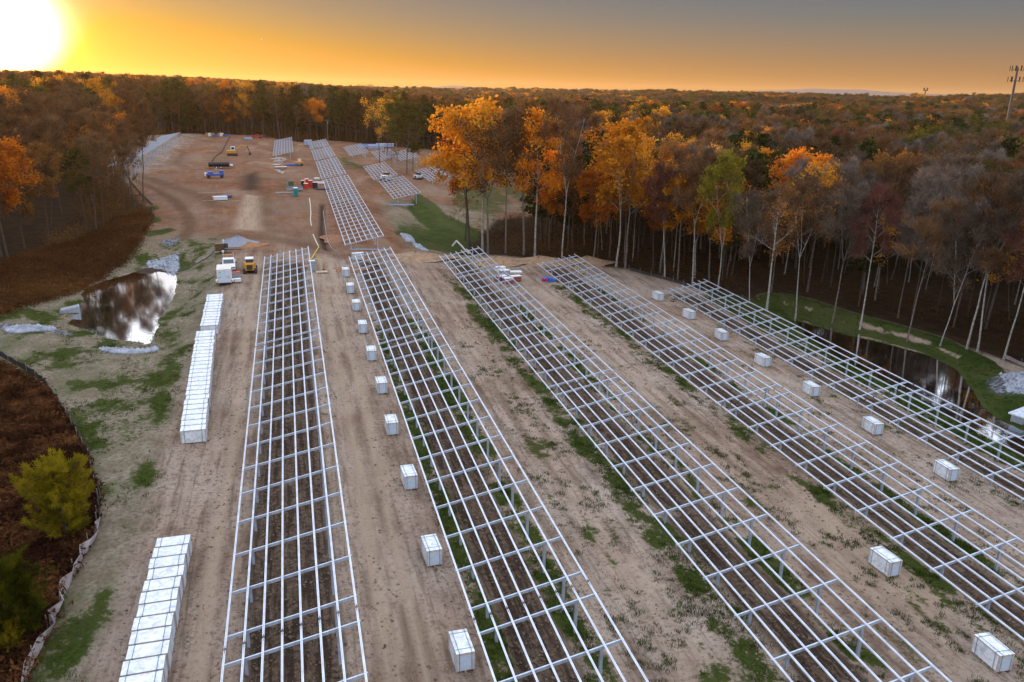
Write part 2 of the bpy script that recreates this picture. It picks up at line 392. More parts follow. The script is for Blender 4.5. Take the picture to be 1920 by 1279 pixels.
tch = ppx([(600,382),(607,382),(607,440),(617,470),(605,464),(598,445)]); Zf = Zf - .7*sstep(.8, -.6, sdist(tch, Xf, Yf))
nx, ny = len(xs), len(ys)
idx = np.arange(nx*ny).reshape(ny, nx)
Q = np.stack([idx[:-1, :-1].ravel(), idx[:-1, 1:].ravel(), idx[1:, 1:].ravel(), idx[1:, :-1].ravel()], 1)
A1 = np.stack([MK['grass'], MK['till'], MK['red'], MK['lawn']], 1)
A2 = np.stack([MK['forest'], MK['brush'], MK['rock'], MK['track']], 1)
A3 = np.stack([MK['straw'], MK['dark'], MK['feat'], MK['dark']*0+1], 1)

gm = bpy.data.materials.new('site_ground'); gm.use_nodes = True; t = gm.node_tree; b = t.nodes['Principled BSDF']
n = t.nodes.new; l = t.links.new
geo = n('ShaderNodeNewGeometry')
def att(nm):
    a = n('ShaderNodeAttribute'); a.attribute_name = nm; s = n('ShaderNodeSeparateColor'); l(a.outputs['Color'], s.inputs[0])
    return s.outputs[0], s.outputs[1], s.outputs[2], a.outputs['Alpha']
a_grass, a_till, a_red, a_lawn = att('ma'); a_for, a_brush, a_rock, a_trk = att('mb'); a_straw, a_dark, a_feat, _ = att('mc')
def noise(sc, det=5, rough=.55, stretch=None, dist=0):
    m_ = n('ShaderNodeMapping'); l(geo.outputs['Position'], m_.inputs[0])
    if stretch: m_.inputs['Scale'].default_value = stretch
    z = n('ShaderNodeTexNoise'); z.inputs['Scale'].default_value = sc; z.inputs['Detail'].default_value = det
    z.inputs['Roughness'].default_value = rough; z.inputs['Distortion'].default_value = dist; l(m_.outputs[0], z.inputs[0]); return z.outputs[0]
def mr(v, a, b_, c=0, d=1):
    m_ = n('ShaderNodeMapRange'); l(v, m_.inputs[0]); m_.inputs[1].default_value = a; m_.inputs[2].default_value = b_
    m_.inputs[3].default_value = c; m_.inputs[4].default_value = d; return m_.outputs[0]
def mix(f, a, b_):
    m_ = n('ShaderNodeMix'); m_.data_type = 'RGBA'
    if isinstance(f, float): m_.inputs[0].default_value = f
    else: l(f, m_.inputs[0])
    for i, v in ((6, a), (7, b_)):
        if isinstance(v, tuple): m_.inputs[i].default_value = (*v, 1)
        else: l(v, m_.inputs[i])
    return m_.outputs[2]
def mm(op, a, b_=None, c=None, cl=False):
    m_ = n('ShaderNodeMath'); m_.operation = op; m_.use_clamp = cl
    for i, v in enumerate((a, b_, c)):
        if v is None: continue
        if isinstance(v, (int, float)): m_.inputs[i].default_value = v
        else: l(v, m_.inputs[i])
    return m_.outputs[0]
nbig = noise(.06, 4); nfar = noise(.11, 5, .65, (1.0, .45, 1.0), .6); nmid = noise(.45, 6, .62); nfin = noise(3.2, 6, .7); nstr = noise(.9, 5, .6, (1.0, .12, 1.0), .4); nstr2 = noise(2.6, 4, .6, (1.0, .06, 1.0)); nvf = noise(11, 4, .7); npat = noise(.32, 3, .5, (1.0, .6, 1.0))
dirt = mix(mr(nmid, .35, .65), (.160, .100, .066), (.35, .243, .175))
dirt = mix(mr(nstr, .38, .62), dirt, mix(.6, dirt, (.50, .375, .280)))
dirt = mix(mr(nbig, .42, .6), dirt, mix(.5, dirt, (.52, .43, .35)))
dirt = mix(mm('MULTIPLY', mr(nfin, .50, .64), .75), dirt, (.115, .078, .056)); dirt = mix(mm('MULTIPLY', mr(nvf, .56, .68), .6), dirt, (.09, .062, .045)); dirt = mix(mr(npat, .52, .68, 0, .35), dirt, (.14, .092, .060)); dirt = mix(mr(nstr2, .52, .64, 0, .55), dirt, (.12, .078, .050)); dirt = mix(mr(nstr2, .40, .32, 0, .35), dirt, (.46, .34, .25))
reds = mix(mr(nmid, .35, .65), (.165, .055, .020), (.26, .110, .050))
reds = mix(mr(nfar, .5, .66, 0, .7), reds, (.105, .060, .036)); reds = mix(mr(nfar, .36, .46, .6, 0), reds, (.34, .24, .16)); reds = mix(mm('MULTIPLY', mr(nbig, .40, .62), .7), reds, (.20, .125, .080))
dirt = mix(mm('MULTIPLY', a_red, .85), dirt, reds)
col = mix(mm('MULTIPLY', a_trk, mr(nstr2, .3, .6, .35, 1.0)), dirt, (.44, .325, .225))
straw = mix(mr(nmid, .3, .7), (.20, .155, .10), (.36, .30, .225)); straw = mix(mr(nfin, .42, .62, 0, .75), straw, (.11, .095, .05)); straw = mix(mr(npat, .45, .6, 0, .5), straw, (.10, .11, .045))
col = mix(a_straw, col, straw)
tillc = mix(mr(nfin, .35, .65), (.055, .037, .026), (.20, .135, .092)); tillc = mix(mr(nstr2, .46, .56, 0, .75), tillc, (.030, .020, .014))
col = mix(mm('MULTIPLY', a_till, mr(nmid, .22, .42)), col, tillc)
gr = mix(mr(nfin, .35, .65), (.013, .027, .004), (.060, .082, .012)); gr = mix(mr(nmid, .4, .75), gr, mix(.5, gr, (.10, .10, .035)))
gf = mm('ADD', a_grass, mm('MULTIPLY', mm('SUBTRACT', mm('ADD', mm('MULTIPLY', nmid, .6), mm('MULTIPLY', nfin, .4)), .5), 2.6))
gf = mm('ADD', gf, mm('MULTIPLY', mm('SUBTRACT', npat, .5), 2.2)); gf = mr(gf, .62, .86)
gf = mm('MULTIPLY', gf, mr(a_grass, .02, .2))
col = mix(gf, col, gr)
lw = mix(mr(nmid, .3, .7), (.018, .040, .006), (.055, .080, .016)); lw = mix(mr(nfin, .5, .7, 0, .5), lw, (.10, .09, .035)); lw = mix(mr(nfar, .45, .6, 0, .6), lw, (.085, .085, .03))
col = mix(mr(mm('ADD', a_lawn, mm('MULTIPLY', mm('SUBTRACT', nmid, .5), 1.0)), .35, .6), col, lw)
col = mix(a_feat, col, (.085, .042, .022)); col = mix(a_dark, col, (.05, .032, .024))
vor = n('ShaderNodeTexVoronoi'); vor.inputs['Scale'].default_value = 2.4; l(geo.outputs['Position'], vor.inputs['Vector'])
rk = mix(mr(vor.outputs['Distance'], .1, .55), (.42, .43, .46), (.10, .10, .11))
col = mix(a_rock, col, rk)
br = mix(mr(nmid, .3, .7), (.040, .020, .010), (.11, .055, .025)); br = mix(mr(npat, .4, .6, 0, .8), br, (.070, .065, .018))
col = mix(a_brush, col, br)
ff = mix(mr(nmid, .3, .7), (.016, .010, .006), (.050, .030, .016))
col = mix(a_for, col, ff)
l(col, b.inputs['Base Color']); b.inputs['Roughness'].default_value = 1; b.inputs['Specular IOR Level'].default_value = .05
bh = mm('ADD', mm('MULTIPLY', nfin, .6), mm('ADD', mm('MULTIPLY', nstr2, .35), mm('MULTIPLY', nvf, .3)))
bp = n('ShaderNodeBump'); bp.inputs['Strength'].default_value = 1.0; bp.inputs['Distance'].default_value = .35; l(bh, bp.inputs['Height']); l(bp.outputs[0], b.inputs['Normal'])
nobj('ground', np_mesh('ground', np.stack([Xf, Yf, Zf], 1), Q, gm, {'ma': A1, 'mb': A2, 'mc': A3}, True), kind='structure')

# ------------------------------------------------------------------ water
def water(name, P, z, colr, ior=1.75):
    m = bpy.data.materials.new(name+'_water'); m.use_nodes = True; t = m.node_tree; t.nodes.clear()
    n = t.nodes.new; l = t.links.new
    d = n('ShaderNodeBsdfDiffuse'); d.inputs[0].default_value = (*colr, 1); g = n('ShaderNodeBsdfGlossy'); g.inputs['Roughness'].default_value = .05
    g.inputs[0].default_value = (.95, .97, 1, 1)
    fr = n('ShaderNodeFresnel'); fr.inputs[0].default_value = ior
    nz = n('ShaderNodeTexNoise'); nz.inputs['Scale'].default_value = 1.6; nz.inputs['Detail'].default_value = 2
    ge = n('ShaderNodeNewGeometry'); l(ge.outputs['Position'], nz.inputs['Vector'])
    bp = n('ShaderNodeBump'); bp.inputs['Strength'].default_value = .06; bp.inputs['Distance'].default_value = .05; l(nz.outputs[0], bp.inputs['Height'])
    l(bp.outputs[0], g.inputs['Normal']); mx = n('ShaderNodeMixShader'); o = n('ShaderNodeOutputMaterial')
    l(fr.outputs[0], mx.inputs[0]); l(d.outputs[0], mx.inputs[1]); l(g.outputs[0], mx.inputs[2]); l(mx.outputs[0], o.inputs[0])
    c = np.mean(P, 0); V = []
    for p in P:
        q = p+(p-c)/np.linalg.norm(p-c)*1.6; V.append((q[0], q[1], z))
    me = bpy.data.meshes.new(name); me.from_pydata(V, [], [tuple(range(len(V)))]); me.materials.append(m); me.update()
    nobj(name, me, kind='structure')
water('pond_water', PONDL, ZWL, (.05, .038, .022), 2.3)
water('pond_water', PONDR, ZWR, (.012, .014, .012), 2.2)

# distant hills
def hills():
    m = mat('hill_woods', (.10, .10, .12), 1, 0, .1, .001)
    V = []; Fc = []; nn = 240
    azs = np.linspace(-.75, 1.35, nn)
    for i, a in enumerate(azs):
        r = 6500; ridge = 44+34*fbm(a*9+2, 0*a+3, 5, 4)
        ridge += 30*math.exp(-((a-.62)/.075)**2) + 7*math.exp(-((a-.61)/.012)**2) + 17*math.exp(-((a-.195)/.018)**2)+12*math.exp(-((a-.02)/.03)**2)
        ridge += 1.5*(vnoise(a*300, a*0, 3)-.5)
        s_, c_ = math.sin(a), math.cos(a)
        for (rr, z) in ((r-1500, -20), (r-500, ridge*.55), (r, ridge), (r+900, ridge*.4)): V.append((rr*s_, rr*c_, z))
    for i in range(nn-1):
        for k in range(3): Fc.append((i*4+k, i*4+k+1, (i+1)*4+k+1, (i+1)*4+k))
    me = bpy.data.meshes.new('hills'); me.from_pydata([tuple(map(float, v)) for v in V], [], Fc); me.materials.append(m)
    nobj('hills', me, kind='structure')
hills()

# ------------------------------------------------------------------ solar racking tables
# every rack is an upward channel on each purlin line, rafters underneath and two lines of steel posts
NP = 8
TILT = (HH-HL)/RW+TX
U = .058
prof = [(-U, 0), (U, 0), (U, .10), (U-.034, .10), (U-.034, .03), (-U+.034, .03), (-U+.034, .10), (-U, .10)]
purlin_cache = {}
def purlin_mesh(Ln):
    k = round(Ln, 1)
    if k not in purlin_cache:
        purlin_cache[k] = MB().prism(prof, 0, k, 'y').mesh('purlin', STEEL)
    return purlin_cache[k]
rl = math.hypot(RW, RW*TILT)
rprof = [(-.045, -.2), (.045, -.2), (.045, -.185), (-.025, -.185), (-.025, -.015), (.045, -.015), (.045, 0), (-.045, 0)]
_r = MB().prism(rprof, -.12, rl+.12, 'x')
RAFTER = _r.mesh('rafter', STEELP)
hpr = [(-.09, -.08), (.09, -.08), (.09, -.062), (.012, -.062), (.012, .062), (.09, .062), (.09, .08), (-.09, .08), (-.09, .062), (-.012, .062), (-.012, -.062), (-.09, -.062)]
POST = MB().prism(hpr, 0, 1, 'z').mesh('post', STEELP)
SPLICE = MB().box((0, 0, 0), (.07, .5, .07)).mesh('splice', mat('splice_plate', (.10, .09, .09), .6))
def rack(x0, ya, yb, label, group='solar rack tables', sag=0.0):
    """one racking table from y=ya (near) to y=yb (far)"""
    z0 = plane(x0, ya)+sag
    sl_ = math.atan(SY)
    o = thing('solar_rack', label, 'solar rack', (x0, ya, z0), 0, group)
    o.rotation_euler = (sl_, 0, 0)
    Ln = (yb-ya)/math.cos(sl_)
    rot_y = -math.atan(TILT)
    for i in range(NP):
        dx = RW*i/(NP-1)
        p = inst('purlin', purlin_mesh(Ln-.2), o, (dx, .09, HL+dx*TILT)); p.rotation_euler = (0, rot_y, 0)
    if ya < 150:
        for i in range(NP):
            dx = RW*i/(NP-1); q = inst('splice', SPLICE, o, (dx, Ln, HL+dx*TILT+.05)); q.rotation_euler = (0, rot_y, 0)
    nr = max(2, int(round((Ln-2.36)/4.2))+1)
    for k in range(nr):
        yy = 1.18+(Ln-2.36)*k/(nr-1)
        r_ = inst('rafter', RAFTER, o, (0, yy, HL-.004)); r_.rotation_euler = (0, rot_y, 0)
        for fr in (1/7+.012, 6/7-.012):
            dx = RW*fr; top = HL+dx*TILT-.12
            wx, wy = x0+dx, ya+yy
            gz = float(zground(wx, wy))-(z0+yy*math.sin(sl_))-.1
            q = inst('post', POST, o, (dx, yy+.09, gz), 0, (1, 1, top-gz))
            q.rotation_euler = (-sl_, 0, 0)
    return o
SECT = ['nearest', 'middle', 'farthest']
rows = [(0, [(4, 40.0), (40.0, 92.6), (92.6, 141.4)]), (1, [(4, 40.3), (40.3, 92.6), (92.6, 142.6)]),
        (2, [(10, 24.4), (24.4, 76.9), (76.9, 129.3), (129.3, 145.0)]), (3, [(18.5, 71.1), (71.1, 123.7), (123.7, 139.9)]), (4, [(18.4, 70.9), (70.9, 121.2)])]
RN = ['first', 'second', 'third', 'fourth', 'rightmost']
for i, tb in rows:
    for k, (a, c) in enumerate(tb):
        nm = 'nearest' if k == 0 else ('farthest' if k == len(tb)-1 else ('second nearest'))
        rack(ROWX[i], a, c, f'bare galvanised solar rack, {nm} section of the {RN[i]} near row from the left', 'solar racks in the near field')
def farrack(x0, a, c, lab, sag=0): rack(x0, a, c, lab, 'solar racks in the far field', sag)
farrack(9.1, 152.4, 205, 'long steel rack starting beyond the dirt bank above the second near row')
farrack(9.1, 205, 249.0, 'steel rack section just in front of the break in the long centre row')
farrack(8.9, 251.5, 301, 'steel rack section just beyond the break in the long centre row')
farrack(8.6, 301, 340, 'dense looking steel rack section near the top of the long centre row', .4)
farrack(8.3, 340, 372, 'topmost steel rack section of the long centre row by the far woods', .8)
farrack(-6.0, 313, 382, 'small steel rack standing alone left of the long centre row by the far woods')
farrack(26.2, 215.5, 253, 'steel rack above the green slope with its end over a blue pipe bundle')
farrack(25.0, 254.3, 292, 'steel rack behind the white loader, just before the bare grove')
farrack(23.0, 328, 367, 'small steel rack between the centre row and the blue tarped stacks')
farrack(43.0, 258, 289, 'steel rack left of the tall orange tree, beside a white skid loader')
farrack(60.0, 258, 302, 'steel rack seen through the trunks right of the orange tree')
farrack(42.0, 320, 352, 'distant steel rack just right of the bare grove')
farrack(33.5, 316, 352, 'steel rack half hidden behind the trunks of the bare grove')
farrack(-51.2, 258, 300, 'nearer half of the long steel rack on the left slope behind tree trunks', 0)
farrack(-51.2, 300, 372, 'farther half of the long steel rack climbing the left slope to the woods', 0)
farrack(-74, 330, 362, 'steel rack glimpsed among the leftmost glowing trees', .6)

# ------------------------------------------------------------------ wrapped pallets
def wrapmat():
    m, t, b = mat_nodes('stretch_wrap'); n = t.nodes.new; l = t.links.new
    tcn = n('ShaderNodeTexCoord'); z = n('ShaderNodeTexNoise'); z.inputs['Scale'].default_value = 2.2; z.inputs['Detail'].default_value = 5; z.inputs['Distortion'].default_value = 1.2
    oi = n('ShaderNodeObjectInfo'); ad = n('ShaderNodeVectorMath'); ad.operation = 'ADD'; l(tcn.outputs['Object'], ad.inputs[0])
    sc = n('ShaderNodeMath'); sc.operation = 'MULTIPLY'; sc.inputs[1].default_value = 37; l(oi.outputs['Random'], sc.inputs[0]); l(sc.outputs[0], ad.inputs[1]); l(ad.outputs[0], z.inputs['Vector'])
    r = n('ShaderNodeValToRGB'); l(z.outputs[0], r.inputs[0]); e = r.color_ramp.elements; e[0].position = .3; e[1].position = .62; e[0].color = (.50, .53, .58, 1); e[1].color = (.82, .85, .90, 1)
    l(r.outputs[0], b.inputs['Base Color']); b.inputs['Roughness'].default_value = .3; b.inputs['Specular IOR Level'].default_value = .6
    bp = n('ShaderNodeBump'); bp.inputs['Strength'].default_value = .8; bp.inputs['Distance'].default_value = .04; l(z.outputs[0], bp.inputs['Height']); l(bp.outputs[0], b.inputs['Normal'])
    return m
WRAP = wrapmat(); BOARD = mat('corner_board', (.50, .42, .38), .7, 0, .1, 5); STRAP = mat('green_strap', (.06, .16, .14), .5); SIDE = mat('carton_side', (.52, .60, .70), .45, 0, .08, 4)
PL, PWD, PH = 2.12, 1.11, 1.18
def pallet_meshes():
    mb = MB()
    for dy in (-.5, 0, .5):
        for dx in (-.95, 0, .95): mb.box((dx, dy, .055), (.14, .1, .08))
        mb.box((0, dy, .009), (PL, .1, .016))
    for k in range(7): mb.box((-.96+k*.32, 0, .112), (.14, PWD-.02, .03))
    base = mb.mesh('pallet_base', WOOD)
    z0, z1 = .13, .13+PH
    load = MB(); hx, hy = PL/2-.02, PWD/2-.02; ins = .05
    # wrapped load with slightly bulged, wrinkled top
    gx, gy = 9, 6; V = []; Fc = []
    rg = np.random.default_rng(3)
    for j in range(gy):
        for i in range(gx):
            u, v = i/(gx-1), j/(gy-1); e = min(u, 1-u, v, 1-v)
            V.append(((u*2-1)*hx, (v*2-1)*hy, z1+(.0 if e == 0 else .015+.035*rg.random())))
    for j in range(gy-1):
        for i in range(gx-1): a = j*gx+i; Fc.append((a, a+1, a+gx+1, a+gx))
    load.add(V, Fc)
    Bq = [(-hx, -hy), (hx, -hy), (hx, hy), (-hx, hy)]
    load.add([(p[0], p[1], z) for z in (z0, z1) for p in Bq], [(0, 1, 5, 4), (1, 2, 6, 5), (2, 3, 7, 6), (3, 0, 4, 7), (3, 2, 1, 0)])
    lm = load.mesh('wrapped_load', WRAP)
    cb = MB()
    for sx in (-1, 1):
        for sy in (-1, 1):
            cb.box((sx*(hx-.035), sy*(hy+.006), (z0+z1)/2), (.09, .012, PH)); cb.box((sx*(hx+.006), sy*(hy-.035), (z0+z1)/2), (.012, .09, PH))
    for sx in (-1, 1): cb.box((sx*(hx+.006), 0, z1-.08), (.012, hy*2-.2, .15))
    for sy in (-1, 1): cb.box((0, sy*(hy+.006), z1-.05), (hx*2-.2, .012, .09))
    cm = cb.mesh('corner_board', BOARD)
    pn = MB().box((hx+.004, 0, (z0+z1)/2-.08), (.008, hy*2-.22, PH-.2))
    pm = pn.mesh('side_panel', SIDE)
    st = MB(); q = .03
    st.box((0, 0, z1+.055), (q, PWD+.02, .006)); st.box((0, hy+.022, (z0+z1)/2+.03), (q, .006, PH+.06)); st.box((0, -hy-.022, (z0+z1)/2+.03), (q, .006, PH+.06))
    sm = st.mesh('strap', STRAP)
    st2 = MB(); st2.box((0, 0, z1+.055), (PL+.02, q, .006)); st2.box((hx+.022, 0, (z0+z1)/2+.03), (.006, q, PH+.06)); st2.box((-hx-.022, 0, (z0+z1)/2+.03), (.006, q, PH+.06))
    return base, lm, cm, pm, sm, st2.mesh('strap', STRAP)
PM = pallet_meshes()
def pallet(x, y, rz, label, group, z=None, long_straps=True):
    z = float(zground(x, y)) if z is None else z
    o = thing('wrapped_pallet', label, 'pallet', (x, y, z-.02), rz, group)
    o.rotation_euler = (SY*math.cos(rz), -SY*math.sin(rz)*-1*0 - math.atan(TX)*0, rz)
    inst('pallet_base', PM[0], o); inst('wrapped_load', PM[1], o); inst('corner_board', PM[2], o); inst('side_panel', PM[3], o); inst('side_panel', PM[3], o, (0, 0, 0), math.pi)
    for sx in (-.72, .72): inst('strap', PM[4], o, (sx, 0, 0))
    for sy in ((-.36, .36) if long_straps else ()): inst('strap', PM[5], o, (0, sy, .007))
    return o
H = math.pi/2
cyc = [37.0, 47.5, 58.4, 69, 79.3, 89.7, 100.3, 110.7, 120.3, 130.8]
for i, yy in enumerate(cyc):
    pallet(7.75+random.uniform(-.1, .1), yy+1.05, H+random.uniform(-.05, .05), f'wrapped pallet alone between the first two rack rows, {ORD[i]} from the camera', 'pallets along the lane between the first and second rack rows')
for i, yy in enumerate([53.9, 64.2, 74.9, 85.1, 95.9, 106.3, 117.0]):
    pallet(57.9+random.uniform(-.2, .1), yy+1.05, H+random.uniform(-.08, .08), f'wrapped pallet left of the rightmost near rack row, {ORD[i]} from the camera', 'pallets left of the rightmost rack row')
pallet(40.6, 42.3, H+.05, 'wrapped pallet with loose top sheet on the chalky dirt left of the fourth rack row', 'pallets between the third and fourth rack rows')
pallet(40.4, 32.3, H-.04, 'big wrapped pallet in the lower right corner of the photo', 'pallets between the third and fourth rack rows')
pallet(9.3+1.4, 144.2, 0.15, 'pale wrapped pallet set crosswise under the far end of the second rack row', 'pallets along the lane between the first and second rack rows')
def stackline(xa, ya, xb, yb, nn, which):
    for i in range(nn):
        u = (i+.0)/(nn-1) if nn > 1 else 0
        j = .03*math.sin(i*2.3)+random.uniform(-.03, .03)
        tx_ = {0: 'nearest'}.get(i, ORD[i])
        pallet(xa+(xb-xa)*u+j, ya+(yb-ya)*u, random.uniform(-.012, .012)+.02, f'{tx_} white pallet of the {which} tightly packed line left of the racks', f'{which} line of packed pallets', None, False)
stackline(-9.2, 36.6, -9.25, 51.2, 13, 'near')
stackline(-9.75, 69.6, -11.05, 97.4, 24, 'middle')
stackline(-10.9, 100.9, -11.3, 114.8, 12, 'far')


# ------------------------------------------------------------------ trees
BARKP = mat('pale_bark', (.36, .33, .29), .9, 0, .25, 2.5, .4)
BARKG = mat('grey_bark', (.15, .125, .105), .9, 0, .25, 2.5, .4)
BARKD = mat('dark_bark', (.09, .065, .05), .9, 0, .2, 2.5, .4)
LM = {
 'orange': leafmat('leaves_orange', (.36, .09, .010), (.88, .36, .03), (.68, .20, .015), .5),
 'gold': leafmat('leaves_gold', (.34, .12, .010), (.90, .46, .045), (.70, .29, .02), .5),  # golden leaves, colour lightened for a sunlit look
 'red': leafmat('leaves_red', (.18, .04, .02), (.42, .12, .03), (.28, .07, .02)),
 'rust': leafmat('leaves_rust', (.10, .045, .016), (.30, .145, .04), (.20, .085, .026)),
 'brown': leafmat('leaves_brown', (.055, .032, .016), (.19, .11, .045), (.12, .066, .03)),
 'olive': leafmat('leaves_olive', (.030, .034, .008), (.17, .14, .025), (.075, .072, .014)),
 'lime': leafmat('leaves_lime', (.045, .055, .010), (.32, .25, .025), (.12, .11, .016)),
 'pine': leafmat('leaves_pine', (.008, .018, .006), (.085, .095, .018), (.028, .042, .010), .2),
 'pink': leafmat('leaves_pink', (.11, .045, .035), (.27, .10, .075), None),
 'twig': leafmat('twigs_grey', (.07, .050, .036), (.20, .145, .105), None, .15),
 'twigp': leafmat('twigs_pale', (.10, .080, .066), (.26, .20, .16), None, .15),
 'twigr': leafmat('twigs_russet', (.09, .045, .022), (.27, .14, .065), None, .2),
}
class Tree:
    def __init__(s, seed): s.r = np.random.default_rng(seed); s.V = []; s.F = []; s.nb = 0; s.A = []
    def tube(s, P, R, k):
        P = np.asarray(P, float); m = len(P); d = np.gradient(P, axis=0); d /= np.linalg.norm(d, axis=1)[:, None]+1e-9
        ref = np.array([0.13, .07, 1.0]) if abs(d[0, 2]) < .9 else np.array([1.0, .1, 0])
        a = np.cross(d, ref); a /= np.linalg.norm(a, axis=1)[:, None]+1e-9; b = np.cross(d, a)
        th = np.arange(k)*2*np.pi/k
        ring = P[:, None]+(a[:, None]*np.cos(th)[None, :, None]+b[:, None]*np.sin(th)[None, :, None])*np.asarray(R)[:, None, None]
        i = np.arange(m-1)[:, None]*k; j = np.arange(k)[None]; j2 = (j+1) % k
        q = np.stack([i+j, i+j2, i+k+j2, i+k+j], -1).reshape(-1, 4)+s.nb
        s.V.append(ring.reshape(-1, 3)); s.F.append(q); s.nb += m*k
    def path(s, p0, d, L, n, curve=0.0, wob=.12):
        P = [np.array(p0, float)]; d = np.array(d, float); d /= np.linalg.norm(d)
        for i in range(n):
            d = d+s.r.normal(0, wob, 3)/math.sqrt(n)*1.3; d[2] += curve/n; d /= np.linalg.norm(d); P.append(P[-1]+d*L/n)
        return np.array(P), d
    def limb(s, p0, d, L, r, lev, curve):
        n = 5 if lev < 2 else 3
        P, de = s.path(p0, d, L, n, curve)
        R = np.linspace(r, r*.25, len(P)); s.tube(P, R, 5 if lev < 2 else 3)
        if lev >= 2: s.A += [P[1], P[2], P[3]]; return
        s.A += [P[-1], P[-2]]
        nb = 5 if lev == 0 else 4
        for k in range(nb):
            t = .30+.65*(k+s.r.random()*.6)/nb; i = min(int(t*n), n-1); p = P[i]+(P[i+1]-P[i])*(t*n-i)
            dd = P[i+1]-P[i]; dd /= np.linalg.norm(dd); sd = s.r.normal(0, 1, 3); sd -= sd.dot(dd)*dd; sd /= np.linalg.norm(sd)+1e-9
            s.limb(p, dd*.75+sd*.8+np.array([0, 0, .15]), L*(.52-.18*t)*(1+.3*s.r.random()), max(R[i]*.55, .012), lev+1, curve*.6)
    def deciduous(s, h, cs, spread, r0=.26, fork=0, up=.9, nl=11, lean=0.0, shape='oval'):
        r0 *= .85
        az = s.r.random()*6.28
        leaders = []
        fh = h*(.30+.18*s.r.random()) if fork else h
        P, d = s.path((0, 0, -.6), (math.cos(az)*lean, math.sin(az)*lean, 1), fh+.6, 8 if not fork else 5, .1, .06)
        R = np.linspace(1, .55 if fork else .12, len(P))*r0; R[0] *= 1.35; s.tube(P, R, 7)
        if fork:
            for k in range(fork):
                a = az+k*6.28/fork+s.r.normal(0, .3); dd = np.array([math.cos(a)*.30, math.sin(a)*.30, 1])
                Q, _ = s.path(P[-1], dd, (h-fh)*(.9+.15*s.r.random()), 6, .25, .10); Rk = np.linspace(r0*.52, .03, len(Q)); s.tube(Q, Rk, 6); leaders.append((Q, Rk, nl//fork+2, cs))
        else: leaders.append((P, R, nl, cs))
        for Q, Rk, n_, c_ in leaders:
            for k in range(n_):
                z = c_*h+(h*.97-c_*h)*((k+.6*s.r.random())/n_)
                zz = Q[:, 2]; z = max(z, zz[0]+.05); z = min(z, zz[-1]-.05)
                i = min(np.searchsorted(zz, z)-1, len(Q)-2); t_ = (z-zz[i])/(zz[i+1]-zz[i]); p = Q[i]+(Q[i+1]-Q[i])*t_
                u = (z-c_*h)/(h-c_*h+1e-6); prof_ = {'oval': math.sin(math.pi*min(.98, .22+.72*u))**.8, 'cone': 1-.8*u, 'vase': .45+.6*u if u < .75 else 1.35-.9*u}[shape]
                a = k*2.4+s.r.random(); e = up*(.6+.5*u)
                s.limb(p, (math.cos(a), math.sin(a), e), spread*prof_*(.75+.5*s.r.random()), max(Rk[i]*.5, .03), 0, .35)
            s.A += [Q[-1], Q[-2]]
    def pine(s, h, cs, spread, r0=.24):
        P, d = s.path((0, 0, -.6), (0.02, 0, 1), h+.6, 8, .1, .03); s.tube(P, np.linspace(1, .1, 9)*r0, 7)
        k = 0; z = cs*h
        while z < h*.98:
            u = (z-cs*h)/(h-cs*h); i = min(np.searchsorted(P[:, 2], z)-1, 7); t_ = (z-P[i, 2])/(P[i+1, 2]-P[i, 2]); p = P[i]+(P[i+1]-P[i])*t_
            for w in range(4):
                a = k*1.1+w*1.57+s.r.random()*.5; Lb = spread*(1-.82*u**1.3)*(.6+.6*s.r.random())
                Q, _ = s.path(p, (math.cos(a), math.sin(a), .25), Lb, 3, .15, .15); s.tube(Q, np.linspace(.05, .012, 4), 3)
                for q in np.linspace(.35, 1, max(2, int(Lb/.5))): s.A.append(p+(Q[-1]-p)*q+s.r.normal(0, .12, 3))
            z += h*.032; k += 1
    def wood(s, name, m): return np_mesh(name, np.concatenate(s.V), np.concatenate(s.F), m, None, True)
    def leaves(s, name, m, per, size, sig, flat=1.0, clump=1.0, keep=1.0):
        A = np.array(s.A)
        if keep < 1: A = A[s.r.random(len(A)) < keep]
        w = np.maximum(0, s.r.normal(1, .5*clump, len(A))); cnt = np.round(per*w).astype(int)
        C = np.repeat(A, cnt, 0); C = C+s.r.normal(0, 1, C.shape)*np.array([sig, sig, sig*flat])
        n_ = len(C); sz = size*(.6+.8*s.r.random(n_))[:, None]
        a = s.r.normal(0, 1, (n_, 3)); a /= np.linalg.norm(a, axis=1)[:, None]; b = s.r.normal(0, 1, (n_, 3)); b -= (a*b).sum(1)[:, None]*a; b /= np.linalg.norm(b, axis=1)[:, None]
        V = np.stack([C-a*sz*.6, C-b*sz*.38, C+a*sz*.6, C+b*sz*.38], 1).reshape(-1, 3)
        return np_mesh(name, V, np.arange(n_*4).reshape(-1, 4), m)
    def twigs(s, name, m, per, L=1.1, w=.035, sig=.35):
        A = np.array(s.A); C = np.repeat(A, per, 0)+s.r.normal(0, sig, (len(A)*per, 3)); n_ = len(C)
        d = s.r.normal(0, .8, (n_, 3)); d[:, 2] = np.abs(d[:, 2])+.5; out = C*np.array([1, 1, 0]); out /= np.linalg.norm(out, axis=1)[:, None]+.5; d += out*.8
        d /= np.linalg.norm(d, axis=1)[:, None]; Ls = L*(.5+.8*s.r.random(n_))[:, None]
        sd = np.cross(d, s.r.normal(0, 1, (n_, 3))); sd /= np.linalg.norm(sd, axis=1)[:, None]
        V = np.stack([C-sd*w, C+sd*w, C+d*Ls+sd*w*.3, C+d*Ls-sd*w*.3], 1).reshape(-1, 3)
        return np_mesh(name, V, np.arange(n_*4).reshape(-1, 4), m)
SP = {}     # species -> list of (height, wood mesh, crown mesh)
